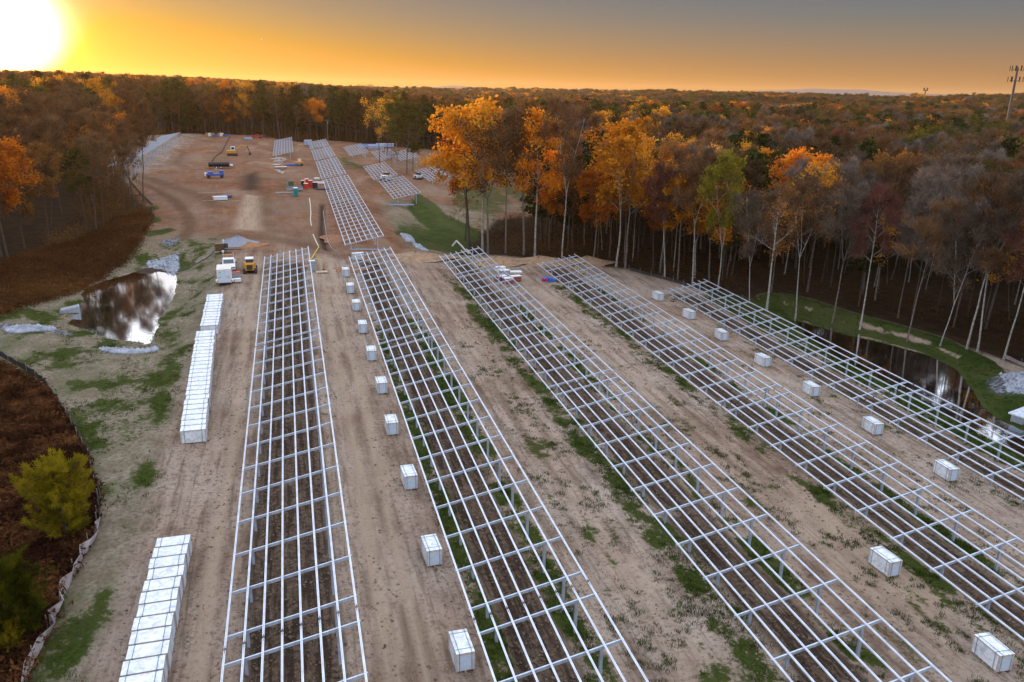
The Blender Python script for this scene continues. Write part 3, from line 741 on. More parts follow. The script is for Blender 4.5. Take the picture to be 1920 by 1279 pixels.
def mk(sp, seed, kind, args, crown):
    t = Tree(seed); getattr(t, kind)(*args[0], **args[1]); w = t.wood('trunk', BARKG); c = crown(t); SP.setdefault(sp, []).append((float(np.percentile([v.co.z for v in c.vertices], 99.7)), w, c))
for sd, h, cs, spd, fk, ln in ((11, 24, .48, 5.0, 0, .03), (12, 23, .45, 4.6, 2, .05), (13, 25, .52, 4.8, 3, .02), (14, 19, .42, 3.8, 2, .10), (15, 22, .50, 4.2, 0, .06)):
    mk('bare', sd, 'deciduous', ((h, cs, spd), dict(fork=fk, up=1.1, nl=11, lean=ln, r0=.19 if h > 20 else .14)), lambda t: t.twigs('crown', LM['twig'], 5, 1.0, .042))
for sd, h, cs, spd, fk in ((21, 24, .42, 5.4, 0), (22, 22, .42, 5.6, 2), (23, 20, .36, 5.0, 3)):
    mk('leafy', sd, 'deciduous', ((h, cs, spd), dict(fork=fk, up=.9, nl=12)), lambda t: t.leaves('crown', LM['orange'], 4.6, .42, .52, .8, 1.2))
for sd, h, cs, spd, fk in ((31, 20, .30, 6.0, 0), (32, 18, .32, 5.6, 2), (33, 22, .34, 6.4, 0)):
    mk('round', sd, 'deciduous', ((h, cs, spd), dict(fork=fk, up=.7, nl=14)), lambda t: t.leaves('crown', LM['rust'], 4.0, .46, .62, .7, 1.0))
for sd, h, cs, spd, fk in ((41, 23, .42, 5.0, 2), (42, 21, .40, 4.6, 0)):
    mk('sparse', sd, 'deciduous', ((h, cs, spd), dict(fork=fk, up=1.0, nl=12)), lambda t: t.leaves('crown', LM['brown'], 1.5, .34, .55, .8, 1.8))
for sd, h, cs, spd in ((51, 24, .52, 4.2), (52, 20, .40, 4.0), (53, 15, .22, 3.4)):
    mk('pine', sd, 'pine', ((h, cs, spd), {}), lambda t: t.leaves('crown', LM['pine'], 7, .48, .34, .45, .8))
for sd, h, cs, spd in ((61, 8, .22, 2.6), (62, 10, .28, 3.0)):
    mk('sapling', sd, 'deciduous', ((h, cs, spd), dict(fork=0, up=.25, nl=9, r0=.07)), lambda t: t.leaves('crown', LM['brown'], .9, .26, .45, .3, 1.5))

def tree(x, y, sp, var, colr, bark, sc, label, group, name=None):
    hgt, w, c = SP[sp][var % len(SP[sp])]
    o = thing(name or {'pine': 'pine_tree', 'bare': 'bare_tree', 'sapling': 'sapling'}.get(sp, 'autumn_tree'), label, 'tree', (x, y, float(zground(x, y))), random.uniform(0, 6.28), group, (sc, sc, sc*random.uniform(.93, 1.07)))
    inst('trunk', w, o, m=bark); inst('crown', c, o, m=LM[colr])
    return o

# hero trees placed by eye (foot pixel), then the edge of the wood, then the mass behind
placed = []
def height_to(x, y, z, vtop):
    d = np.array([x, y, z-CAMH]); k = (639.5-vtop)/FPX; return (k*(d@F)-d@UU)/(UU[2]-k*F[2])
def hero(px, py, hpx, sp, var, colr, bark, label, group=None, name=None):
    x, y, z = at(px, py); sc = height_to(x, y, z, py-hpx)/SP[sp][var][0]
    placed.append((x, y)); return tree(x, y, sp, var, colr, bark, sc, label, group, name)
hero(905, 470, 285, 'leafy', 0, 'gold', BARKP, 'tallest golden orange tree with pale slanting trunk, lit by the low sun')
hero(872, 452, 190, 'leafy', 1, 'orange', BARKD, 'bright orange tree on a dark trunk at the left foot of the tallest golden tree')
hero(880, 465, 275, 'leafy', 2, 'gold', BARKD, 'golden tree with dark straight trunk just left of the tallest pale trunk')
hero(915, 476, 265, 'sparse', 0, 'brown', BARKG, 'thin brown leaved tree with forked grey trunk right of the tallest golden tree')
hero(948, 476, 290, 'bare', 0, 'twigr', BARKG, 'russet twigged tall tree between the golden tree and the orange column tree')
hero(982, 478, 262, 'sparse', 1, 'rust', BARKG, 'rust leaved slim tree left of the orange column tree')
hero(1003, 480, 265, 'leafy', 0, 'orange', BARKP, 'orange and gold column shaped tree with a pale trunk')
hero(1030, 470, 150, 'leafy', 1, 'orange', BARKG, 'low bright orange tree in front of the column shaped tree')
hero(1054, 486, 290, 'bare', 2, 'twigr', BARKP, 'tall bare brown crowned tree with a thick pale trunk behind the dirt bank')
hero(1155, 500, 265, 'leafy', 1, 'gold', BARKP, 'golden orange crowned tree with white trunk behind the fourth rack row')
hero(1112, 490, 180, 'leafy', 2, 'orange', BARKG, 'small orange tree left of the golden crowned white trunked tree')
hero(1172, 505, 250, 'sparse', 0, 'gold', BARKG, 'thin golden brown tree right beside the white trunked golden tree')
hero(1238, 512, 240, 'sparse', 1, 'rust', BARKG, 'rusty thin crowned tree behind the far end of the fourth rack row')
hero(1225, 505, 170, 'leafy', 0, 'red', BARKD, 'low fiery red orange tree in the shade behind the fourth rack row')
hero(1298, 535, 255, 'bare', 1, 'twigr', BARKP, 'bare pale tree with slim leaning trunk left of the lime crowned tree')
_lt = hero(1345, 548, 258, 'leafy', 1, 'lime', BARKP, 'lime green crowned tree with a white forked trunk')
_lt.scale = (_lt.scale[0]*.72, _lt.scale[1]*.72, _lt.scale[2])
hero(1405, 570, 205, 'bare', 3, 'twig', BARKP, 'leaning bare tree with white crooked trunk right of the lime crowned tree')
hero(1437, 582, 235, 'sparse', 1, 'rust', BARKP, 'tree with dull rusty crown above the start of the grass berm')
hero(1492, 592, 255, 'bare', 2, 'twigr', BARKP, 'pale many stemmed tree with russet twigs behind the left end of the berm')
hero(1560, 605, 250, 'bare', 1, 'twig', BARKG, 'grey multi stemmed bare tree right of the russet many stemmed tree')
hero(1612, 618, 260, 'bare', 4, 'pink', BARKP, 'bare white trunked tree with pink crown behind the middle of the berm')
hero(1700, 640, 265, 'bare', 0, 'twigr', BARKG, 'straight bare tree standing behind the pale dirt patch of the berm')
hero(1762, 648, 240, 'bare', 3, 'twig', BARKP, 'slim crooked bare tree behind the right half of the berm')
hero(1812, 655, 330, 'bare', 1, 'twigr', BARKP, 'tall pale trunk forking high, left one of the pair near the right edge')
hero(1832, 660, 330, 'bare', 2, 'twig', BARKP, 'tall pale trunk curving right, right one of the pair near the right edge')
hero(1880, 680, 300, 'bare', 4, 'pink', BARKP, 'thin bare tree leaning over the right pond near the right edge')
for i, (px, py, hp, sp, vr, cl, bk, lb) in enumerate([
 (726, 300, 118, 'leafy', 1, 'olive', BARKG, 'leftmost olive gold crowned tree of the small grove amid the far racks'),
 (748, 322, 140, 'leafy', 0, 'olive', BARKP, 'olive crowned tree with white forked trunk, tallest of the small grove'),
 (763, 326, 135, 'round', 0, 'olive', BARKG, 'broad dark olive tree at the right side of the small grove'),
 (735, 316, 70, 'sapling', 1, 'brown', BARKD, 'low brown thicket tree at the foot of the small grove'),
 (774, 322, 80, 'sparse', 1, 'brown', BARKD, 'thin brown tree at the right foot of the small grove'),
 (712, 312, 125, 'sparse', 0, 'gold', BARKG, 'thin golden tree at the left edge of the small grove'),
 (900, 448, 40, 'sapling', 0, 'orange', BARKG, 'small orange sapling at the feet of the golden trees'),
 (858, 430, 62, 'sapling', 1, 'rust', BARKD, 'small rusty sapling left of the golden trees'),
 (268, 378, 190, 'bare', 4, 'twigr', BARKD, 'tall thin lone tree at the corner of the left woods by the silt fence'),
 (236, 362, 180, 'bare', 0, 'twigr', BARKD, 'thin dark trunk left of the lone corner tree in the left woods'),
 (225, 372, 170, 'sparse', 0, 'orange', BARKD, 'thin orange leaved tree in the left woods beside the dark trunks'),
 (205, 380, 185, 'bare', 1, 'twigr', BARKD, 'forked dark tree in the left woods in front of the long left rack')]):
    hero(px, py, hp, sp, vr, cl, bk, lb)

# candidate positions for the woods
cand = []
def addgrid(rmin, rmax, sp_, a0, a1, bias):
    n_ = int(rmax*2/sp_)
    gx, gy = np.meshgrid(np.arange(-n_//2, n_//2), np.arange(0, n_//2+1)); gx = gx.ravel()*sp_; gy = gy.ravel()*sp_
    gx = gx+RNG.uniform(-.42, .42, len(gx))*sp_; gy = gy+RNG.uniform(-.42, .42, len(gy))*sp_-20
    r = np.hypot(gx, gy); a = np.arctan2(gx, gy)-YAW; ok = (r >= rmin) & (r < rmax) & (a > a0) & (a < a1); 
    return np.stack([gx[ok], gy[ok]], 1)
P1 = addgrid(60, 520, 5.2, -.95, .85, 0); P2 = addgrid(520, 1250, 9.0, -.80, .72, 0); P3 = addgrid(1250, 3600, 15.0, -.70, .70, 0)
def clear_ok(P, mar):
    d = sdist(CLEAR, P[:, 0], P[:, 1]); b = sdist(BRUSHP, P[:, 0], P[:, 1]); dr = sdist(PONDR, P[:, 0], P[:, 1])
    ok = (d > mar) & (b > 1) & (dr > 5.5)
    # brush-covered slope at the left between the silt fence and the woods
    sl = sdist(SLOPE, P[:, 0], P[:, 1]); return ok & (sl > 0)
SLOPE = ppx([(-500,700),(0,575),(160,505),(262,452),(285,400),(262,385),(215,405),(150,440),(80,455),(0,475),(-300,500),(-600,600)])
P1 = P1[clear_ok(P1, 1.0)]
hp = np.array(placed); dmin = np.min(np.hypot(P1[:, None, 0]-hp[None, :, 0], P1[:, None, 1]-hp[None, :, 1]), 1); P1 = P1[dmin > 2.6]
# thin out the meadow behind the golden trees so the far racks show between trunks
MEAD = ppx([(800,300),(1010,345),(1045,400),(1000,470),(850,478),(700,420)])
P1 = P1[sdist(MEAD, P1[:, 0], P1[:, 1]) > 0]
thin = (P1[:, 0] > -85) & (P1[:, 0] < 0) & (P1[:, 1] > 140) & (P1[:, 1] < 265) & (RNG.random(len(P1)) < .62); P1 = P1[~thin]
thin = (np.hypot(P1[:, 0]-100, P1[:, 1]-90) < 48) & (RNG.random(len(P1)) < .35); P1 = P1[~thin]
def pick(x, y, r):
    """species mix by place: slow noise gives stands of one kind"""
    s1 = float(fbm(x/60., y/60., 101, 2)); u = random.random(); a = math.atan2(x, y)
    left = x < 5 and y < 1200
    npd = math.hypot(x-100, y-90)
    if npd < 48: w = dict(bare=.80, sparse=.16, leafy=.0, round=.0, pine=.04)
    elif 40 < x and y < 260 and a < .56: w = dict(bare=.22, sparse=.30, leafy=.34, round=.06, pine=.08)
    elif x < 5 and y < 300: w = dict(bare=.30, sparse=.34, leafy=.27, round=.05, pine=.04)
    elif left: w = dict(bare=.24, sparse=.25, leafy=.22, round=.17, pine=.12)
    elif y < 330 and x > 40: w = dict(bare=.42, sparse=.20, leafy=.10, round=.12, pine=.16)
    else: w = dict(bare=.16, sparse=.18, leafy=.16, round=.30, pine=.20)
    w['pine'] *= 3.0 if s1 > .58 else .5; w['bare'] *= 2.2 if s1 < .42 else 1
    tt = sum(w.values()); u *= tt
    for sp, p in w.items():
        if u < p: break
        u -= p
    v = random.randrange(len(SP[sp])); q = random.random()
    if left and sp == 'bare': c = 'twigr'
    elif 40 < x and y < 260 and a < .56 and sp in ('leafy', 'sparse'): c = ['gold', 'orange', 'gold', 'rust', 'brown'][int(q*5)]
    elif sp == 'bare': c = 'twigr' if q < .45 else ('pink' if q < .49 else ('twigp' if q < .72 else 'twig'))
    elif sp == 'pine': c = 'pine'
    elif sp == 'sparse': c = ['brown', 'rust', 'brown', 'gold', 'olive'][int(q*5)]
    elif left: c = ['orange', 'gold', 'rust', 'rust', 'brown', 'olive'][int(q*6)]  # left woods: warm leaf colours also carry the sunset glow
    elif sp == 'leafy': c = ['rust', 'brown', 'gold', 'olive', 'rust', 'brown', 'olive', 'orange'][int(q*8)]
    else: c = ['rust', 'brown', 'olive', 'brown', 'olive', 'brown', 'rust', 'red' if q > .95 else 'olive'][int(q*8)]
    return sp, v, c
def inview(P, top=22):
    z = zground(P[:, 0], P[:, 1]); out = np.zeros(len(P), bool)
    for dz in (1, top):
        Dv = np.stack([P[:, 0], P[:, 1], z+dz-CAMH], 1); zz = Dv @ F; u = 960+FPX*(Dv @ RR)/zz; v = 639.5-FPX*(Dv @ UU)/zz
        out |= (zz > 5) & (u > -60) & (u < 1980) & (v > 0) & (v < 1330)
    return out
iv = inview(P1); dst = np.hypot(P1[:, 0], P1[:, 1]); dst[~iv] = 1e9; order = np.argsort(dst)
NIND = 300-len(placed)-6
indiv = order[:NIND]; rest = np.setdiff1d(np.arange(len(P1)), indiv)
ADJ = {'bare': {'twigp': 'bare pale twigged', 'twig': 'bare grey twigged', 'twigr': 'bare russet twigged', 'pink': 'bare pinkish twigged'}, 'pine': {'pine': 'dark green pine'},
       'sparse': 'thinly leaved {}', 'leafy': 'tall {} leaved', 'round': 'round crowned {}', 'sapling': 'small {}'}
def where(px):
    if px < 130: return 'in the sun-hazed woods at the far left'
    if px < 300: return 'in the left woods beside the silt fence corner'
    if px < 820: return 'in the woods behind the far field'
    if px < 1100: return 'in the woods behind the golden trees'
    if px < 1350: return 'in the woods behind the fourth rack row'
    if px < 1600: return 'in the shaded woods above the left end of the berm'
    return 'in the shaded woods behind the right pond'
for k in indiv:
    x, y = P1[k]; z = float(zground(x, y)); Dv = np.array([x, y, z-CAMH]); px = 960+FPX*(Dv@RR)/(Dv@F)
    sp, v, c = pick(x, y, 0)
    ad = ADJ[sp][c] if isinstance(ADJ[sp], dict) else ADJ[sp].format(c)
    wr = where(px); bark = random.choice([BARKP, BARKG, BARKG, BARKD]) if sp != 'pine' else BARKD
    if px < 320: bark = BARKD
    tree(x, y, sp, v, c, bark, (15 if sp != 'sapling' else 4)*random.uniform(.95, 1.6)/SP[sp][v][0], f'{ad} tree {wr}', f'{ad} trees {wr}'.replace('tree trees', 'trees'))

# the rest of the woods: one object whose points carry a tree each
protos = bpy.data.collections.new('tree_kinds'); KIND = []
def proto(sp, v, c):
    h_, w_, cr = SP[sp][v]
    wv = w_; me = bpy.data.meshes.new('tree_kind')
    a = np.empty(len(w_.vertices)*3); w_.vertices.foreach_get('co', a); b_ = np.empty(len(cr.vertices)*3); cr.vertices.foreach_get('co', b_)
    fa = np.empty(len(w_.loops), np.int32); w_.loops.foreach_get('vertex_index', fa); fb = np.empty(len(cr.loops), np.int32); cr.loops.foreach_get('vertex_index', fb)
    V = np.concatenate([a, b_]).reshape(-1, 3); Q_ = np.concatenate([fa, fb+len(w_.vertices)]).reshape(-1, 4)
    me = np_mesh('tree_kind', V, Q_, BARKG if sp != 'pine' else BARKD); me.materials.append(LM[c])
    mi = np.zeros(len(Q_), np.int32); mi[len(fa)//4:] = 1; me.polygons.foreach_set('material_index', mi)
    o = bpy.data.objects.new('tree_kind.%03d' % len(KIND), me); protos.objects.link(o); KIND.append((sp, v, c)); return len(KIND)-1
KD = {}
def kind_index(sp, v, c):
    if (sp, v, c) not in KD: KD[(sp, v, c)] = proto(sp, v, c)
    return KD[(sp, v, c)]
pts = []; 
P23 = np.concatenate([P2, P3]); P23 = P23[clear_ok(P23, 1.0)]
for (x, y) in np.concatenate([P1[rest], P23]):
    r = math.hypot(x, y); sp, v, c = pick(x, y, r); s_ = random.uniform(13, 25.5)/SP[sp][v][0]
    if r > 1250: s_ *= 1.15; 
    pts.append((x, y, kind_index(sp, v, c), s_, random.uniform(0, 6.28), 1.0 if r < 520 else (1.5 if r < 1250 else 2.2)))
pa = np.array(pts); zz = zground(pa[:, 0], pa[:, 1])
me = bpy.data.meshes.new('woodland'); me.vertices.add(len(pa)); me.vertices.foreach_set('co', np.stack([pa[:, 0], pa[:, 1], zz-(pa[:, 5]-1)*1.0], 1).astype(np.float32).ravel())
a = me.attributes.new('kind_id', 'INT', 'POINT'); a.data.foreach_set('value', pa[:, 2].astype(np.int32))
a = me.attributes.new('size', 'FLOAT_VECTOR', 'POINT'); a.data.foreach_set('vector', np.stack([pa[:, 3]*pa[:, 5]**.7, pa[:, 3]*pa[:, 5]**.7, pa[:, 3]], 1).astype(np.float32).ravel())
a = me.attributes.new('turn', 'FLOAT_VECTOR', 'POINT'); a.data.foreach_set('vector', np.stack([pa[:, 4]*0, pa[:, 4]*0, pa[:, 4]], 1).astype(np.float32).ravel())
wl = nobj('woodland', me, label='distant autumn woodland of mixed bare, rusty and evergreen trees reaching the horizon', cat='woodland', kind='stuff')
ng = bpy.data.node_groups.new('scatter_trees', 'GeometryNodeTree')
ng.interface.new_socket('Geometry', in_out='INPUT', socket_type='NodeSocketGeometry'); ng.interface.new_socket('Geometry', in_out='OUTPUT', socket_type='NodeSocketGeometry')
gi = ng.nodes.new('NodeGroupInput'); go = ng.nodes.new('NodeGroupOutput'); ip = ng.nodes.new('GeometryNodeInstanceOnPoints'); ci = ng.nodes.new('GeometryNodeCollectionInfo')
ci.inputs['Collection'].default_value = protos; ci.inputs['Separate Children'].default_value = True; ci.inputs['Reset Children'].default_value = True
ip.inputs['Pick Instance'].default_value = True
def na(nm, ty):
    q = ng.nodes.new('GeometryNodeInputNamedAttribute'); q.data_type = ty; q.inputs['Name'].default_value = nm; return q.outputs['Attribute']
ng.links.new(gi.outputs[0], ip.inputs['Points']); ng.links.new(ci.outputs[0], ip.inputs['Instance'])
ng.links.new(na('kind_id', 'INT'), ip.inputs['Instance Index']); ng.links.new(na('size', 'FLOAT_VECTOR'), ip.inputs['Scale'])
er = ng.nodes.new('FunctionNodeEulerToRotation'); ng.links.new(na('turn', 'FLOAT_VECTOR'), er.inputs[0]); ng.links.new(er.outputs[0], ip.inputs['Rotation'])
ng.links.new(ip.outputs[0], go.inputs[0])
md = wl.modifiers.new('scatter', 'NODES'); md.node_group = ng
print('woodland points', len(pa), 'kinds', len(KIND))

# ------------------------------------------------------------------ young pines, brush, grass
def young_pine(px, py, hpx, label, seed, wide=1.0):
    t = Tree(seed); h = 6.0
    P, d = t.path((0, 0, -.3), (0.05, 0, 1), h*.93, 8, .1, .03); t.tube(P, np.linspace(.13, .02, 9), 6)
    z = .45; k = 0; A = []
    while z < h*.88:
        u = z/h; i = min(max(np.searchsorted(P[:, 2], z)-1, 0), 7); p = P[i]+(P[i+1]-P[i])*((z-P[i, 2])/(P[i+1, 2]-P[i, 2]))
        for w in range(5):
            a_ = k*.7+w*1.26+t.r.random()*.6; Lb = 2.9*(math.sin(math.pi*min(.97, .30+.66*u)))*(.5+.7*t.r.random())
            Q_, _ = t.path(p, (math.cos(a_), math.sin(a_), .35), Lb, 4, .8, .12); t.tube(Q_, np.linspace(.035, .01, 5), 3)
            for f in np.linspace(.3, 1.0, 6):
                m_ = int(f*3.99); q = Q_[m_]+(Q_[min(m_+1, 4)]-Q_[m_])*(f*4-m_ if f < 1 else 1); A.append(q)
                A.append(q+t.r.normal(0, .13, 3)+np.array([0, 0, .14]))
        z += .33; k += 1
    A.append(P[-1]); A = np.array(A)
    # each tuft: a fan of needle blades pointing up and out
    nb = 20; C = np.repeat(A, nb, 0); n_ = len(C); out = C*np.array([1, 1, .0]); out /= np.linalg.norm(out, axis=1)[:, None]+.3
    dd = t.r.normal(0, .55, (n_, 3))+out*.5+np.array([0, 0, .9]); dd /= np.linalg.norm(dd, axis=1)[:, None]
    sd = np.cross(dd, t.r.normal(0, 1, (n_, 3))); sd /= np.linalg.norm(sd, axis=1)[:, None]; L_ = .30*(.7+.6*t.r.random(n_))[:, None]
    C = C+t.r.normal(0, .05, C.shape)
    V = np.stack([C-sd*.018, C+sd*.018, C+dd*L_+sd*.008, C+dd*L_-sd*.008], 1).reshape(-1, 3)
    fm = leafmat('needles_yellow_green', (.028, .036, .003), (.36, .26, .014), (.12, .11, .007), .35)
    x, y, z0 = at(px, py); sc = height_to(x, y, z0, py-hpx)/h*1.05
    # foreshortening from the downward view is small here
    o = thing('young_pine', label, 'tree', (x, y, z0), seed, None, (sc*wide, sc*wide, sc))
    inst('trunk', t.wood('trunk', BARKD), o); inst('crown', np_mesh('crown', V, np.arange(n_*4).reshape(-1, 4), fm), o)
young_pine(128, 1015, 140, 'big bushy yellow green young pine on the brushy slope by the silt fence', 3, 1.08)
young_pine(42, 1205, 145, 'yellow green young pine at the lower left corner, nearest the camera', 4)
young_pine(22, 1228, 60, 'smallest young pine tucked under the corner pine at lower left', 6)

def blades(P, z, n_b, h, w, spread, rg):
    n_ = len(P)*n_b; C = np.repeat(np.column_stack([P, z]), n_b, 0); C[:, :2] += rg.normal(0, spread, (n_, 2))
    hs = (np.repeat(h, n_b) if not np.isscalar(h) else h)*(.6+.8*rg.random(n_)); a_ = rg.random(n_)*6.28
    sd = np.stack([np.cos(a_), np.sin(a_), a_*0], 1)*w; ln = rg.normal(0, .35, (n_, 2))*hs[:, None]
    T = C+np.column_stack([ln, hs]); 
    return np.stack([C-sd, C+sd, T], 1).reshape(-1, 3), np.arange(n_*3).reshape(-1, 3)
rg = np.random.default_rng(9)
NC = 330000
cx = rg.uniform(-45, 100, NC); cy = 28+120*rg.random(NC)**1.5
okv = inview(np.column_stack([cx, cy]), 1); cx, cy = cx[okv], cy[okv]; mk_ = masks(cx, cy)
nn_ = fbm(cx*1.3, cy*1.3, 77, 3)
npt = fbm(cx*.33, cy*.2, 78, 2)
p_ = np.clip((mk_['grass']+(nn_-.5)*2.4+(npt-.5)*1.6-.62)*3, 0, 1)*sstep(.02, .2, mk_['grass'])*(1-mk_['forest'])*(1-mk_['rock'])*(1-mk_['brush'])
p_ = np.maximum(p_*(1-.7*mk_['straw']), .35*mk_['lawn']*(sdist(PONDR, cx, cy) > .5)*(sdist(PONDL, cx, cy) > .5))
sel = rg.random(len(cx)) < p_*.8; gx_, gy_ = cx[sel], cy[sel]
V, Fq = blades(np.column_stack([gx_, gy_]), zground(gx_, gy_)-.02, 7, .20, .022, .12, rg)
GM = mat('grass_blades', (.055, .085, .010), .9, 0, .3, .6, alt=(.014, .028, .003), spec=.05)
nobj('grass', np_mesh('grass', V, Fq, GM), kind='stuff', label='ragged dark green grass growing in strips beside the racks and on the pond berm', cat='grass')
print('grass tufts', len(gx_))
# clods on the tilled strips
cx = rg.uniform(-5, 70, 60000); cy = 30+75*rg.random(60000)**1.3; okv = inview(np.column_stack([cx, cy]), 1); cx, cy = cx[okv], cy[okv]; mk_ = masks(cx, cy)
sel = (rg.random(len(cx)) < .9*mk_['till']) & (mk_['grass'] < .4); cx, cy = cx[sel][:9000], cy[sel][:9000]
def stones(cx, cy, cz, s0, s1, rg, m, name, **k):
    base = np.array([(1, 0, 0), (-1, 0, 0), (0, 1, 0), (0, -1, 0), (0, 0, .8), (0, 0, -.8)], float)
    fc = np.array([(0, 2, 4), (2, 1, 4), (1, 3, 4), (3, 0, 4), (2, 0, 5), (1, 2, 5), (3, 1, 5), (0, 3, 5)])
    n_ = len(cx); s = (s0+(s1-s0)*rg.random(n_)**2)[:, None, None]; V = base[None]*(.6+.8*rg.random((n_, 6, 1)))*s+rg.normal(0, .15, (n_, 6, 3))*s
    a_ = rg.random(n_)*6.28; c_, s_ = np.cos(a_)[:, None], np.sin(a_)[:, None]; x_ = V[..., 0]*c_-V[..., 1]*s_; y_ = V[..., 0]*s_+V[..., 1]*c_
    V = np.stack([x_+cx[:, None], y_+cy[:, None], V[..., 2]+cz[:, None]], -1).reshape(-1, 3)
    Fq = (fc[None]+np.arange(n_)[:, None, None]*6).reshape(-1, 3); return nobj(name, np_mesh(name, V, Fq, m), kind='stuff', **k)
CLOD = mat('soil_clods', (.20, .145, .105), .95, 0, .2, .9, alt=(.075, .05, .035), spec=.1)
stones(cx, cy, zground(cx, cy)+.02, .05, .16, rg, CLOD, 'soil_clods', label='brown clods and chunks of turned soil under the racks', cat='soil')
lx_ = rg.uniform(-12, 66, 40000); ly_ = 30+95*rg.random(40000)**1.4; okv = inview(np.column_stack([lx_, ly_]), 1); lx_, ly_ = lx_[okv], ly_[okv]; mk_ = masks(lx_, ly_); sel = (mk_['till'] < .1) & (mk_['straw'] < .3) & (fbm(lx_*.3, ly_*.2, 55, 2) > .47); lx_, ly_ = lx_[sel][:9000], ly_[sel][:9000]
stones(lx_, ly_, zground(lx_, ly_)+.01, .03, .11, rg, mat('lane_clods', (.34, .25, .18), .95, 0, .2, .7, alt=(.10, .068, .048), spec=.1), 'pebbles', label='small stones and dried clods strewn over the dirt lanes', cat='stones')
ROCK = mat('riprap_stone', (.44, .47, .53), .85, 0, .2, .8, alt=(.20, .21, .24))
rr_ = []
for q in ([(273,463),(331,461),(330,478),(318,488),(296,489),(283,478)], [(186,640),(215,640),(288,646),(290,652),(240,655),(210,652)], [(8,600),(40,590),(80,586),(100,590),(70,598),(20,608)], [(1878,706),(1880,704),(1930,705),(1990,720),(1930,740),(1895,738)], [(752,430),(768,430),(776,446),(762,446)], [(776,450),(788,452),(800,470),(788,466)]):
    P = np.array(ppx(q)); 
    a_ = rg.uniform(P.min(0), P.max(0), (2600, 2)); a_ = a_[sdist(list(P), a_[:, 0], a_[:, 1]) < .2]; rr_.append(a_[:int(900)])
rr_ = np.concatenate(rr_)
stones(rr_[:, 0], rr_[:, 1], zground(rr_[:, 0], rr_[:, 1])+.08, .14, .42, rg, ROCK, 'riprap', label='grey blue riprap stones at the pond inlets and outlets', cat='stones')
# brush
def brush(P, per, hgt, spread, m, name, **k):
    z = zground(P[:, 0], P[:, 1]); C = np.repeat(np.column_stack([P, z]), per, 0); n_ = len(C)
    hs = np.repeat(hgt*(.5+rg.random(len(P))), per); u = rg.random(n_)
    C[:, :2] += rg.normal(0, spread, (n_, 2)); C[:, 2] += u*hs
    sz = .13*(.6+.9*rg.random(n_))[:, None]; a_ = rg.normal(0, 1, (n_, 3)); a_ /= np.linalg.norm(a_, axis=1)[:, None]; b_ = rg.normal(0, 1, (n_, 3)); b_ -= (a_*b_).sum(1)[:, None]*a_; b_ /= np.linalg.norm(b_, axis=1)[:, None]
    V = np.stack([C-a_*sz*1.3, C-b_*sz*.5, C+a_*sz*1.3, C+b_*sz*.5], 1).reshape(-1, 3)
    return nobj(name, np_mesh(name, V, np.arange(n_*4).reshape(-1, 4), m), kind='stuff', **k)
def brushmat(name, a1, a2, a3, sc=.22):
    m = leafmat(name, a1, a2, a3, .3); t = m.node_tree
    for q in t.nodes:
        if q.type == 'TEX_NOISE': q.inputs['Scale'].default_value = sc; q.inputs['Detail'].default_value = 7
        if q.type == 'MATH' and q.operation == 'MULTIPLY_ADD' and abs(q.inputs[1].default_value-.7) < 1e-3: q.inputs[1].default_value = .25
    return m
BR1 = brushmat('brush_leaves', (.040, .016, .009), (.13, .115, .025), (.17, .070, .028), .5)
def scatter(poly, n_, top=1.5, extra=None):
    P = np.array(poly); lo, hi = P.min(0), P.max(0); a_ = rg.uniform(lo, hi, (n_, 2)); a_ = a_[sdist(list(P), a_[:, 0], a_[:, 1]) < -.3]
    return a_[inview(a_, top)]
bp_ = scatter([p for p in BRUSHP], 16000); brush(bp_[:3800], 42, .75, .33, BR1, 'brush', label='rust and olive weeds covering the slope at the lower left', cat='brush')
bs_ = scatter(SLOPE, 30000); brush(bs_[:5200], 22, 1.0, .55, brushmat('thicket_leaves', (.075, .030, .012), (.19, .10, .03), (.13, .056, .02), .1), 'thicket', label='brown tangled undergrowth on the slope above the left pond', cat='undergrowth')
# undergrowth along the edge of the shaded woods
NU = 26000; ux = rg.uniform(40, 260, NU); uy = rg.uniform(60, 300, NU); dU = sdist(CLEAR, ux, uy); sel = (dU > 1.5) & (dU < 26) & (sdist(PONDR, ux, uy) > 9); U_ = np.column_stack([ux[sel], uy[sel]]); U_ = U_[inview(U_, 3)][:5200]
brush(U_, 20, 2.2, .8, brushmat('understory_leaves', (.05, .028, .012), (.16, .10, .025), (.09, .045, .018), .08), 'undergrowth', label='sparse brown and yellow undergrowth between the trunks of the right woods', cat='undergrowth')
NU = 60000; ux = rg.uniform(-120, 110, NU); uy = rg.uniform(150, 430, NU); dU = sdist(CLEAR, ux, uy); sel = (dU > 1) & (dU < 14) & (sdist(MEAD, ux, uy) > 0) & (sdist(SLOPE, ux, uy) > 0) & ((ux < 60) | (uy > 300)); U_ = np.column_stack([ux[sel], uy[sel]]); U_ = U_[inview(U_, 3)][:3600]
brush(U_, 22, 3.0, 1.1, brushmat('far_understory_leaves', (.10, .045, .015), (.24, .13, .03), (.16, .075, .02), .08), 'undergrowth', label='brown undergrowth along the foot of the far and left woods', cat='undergrowth')

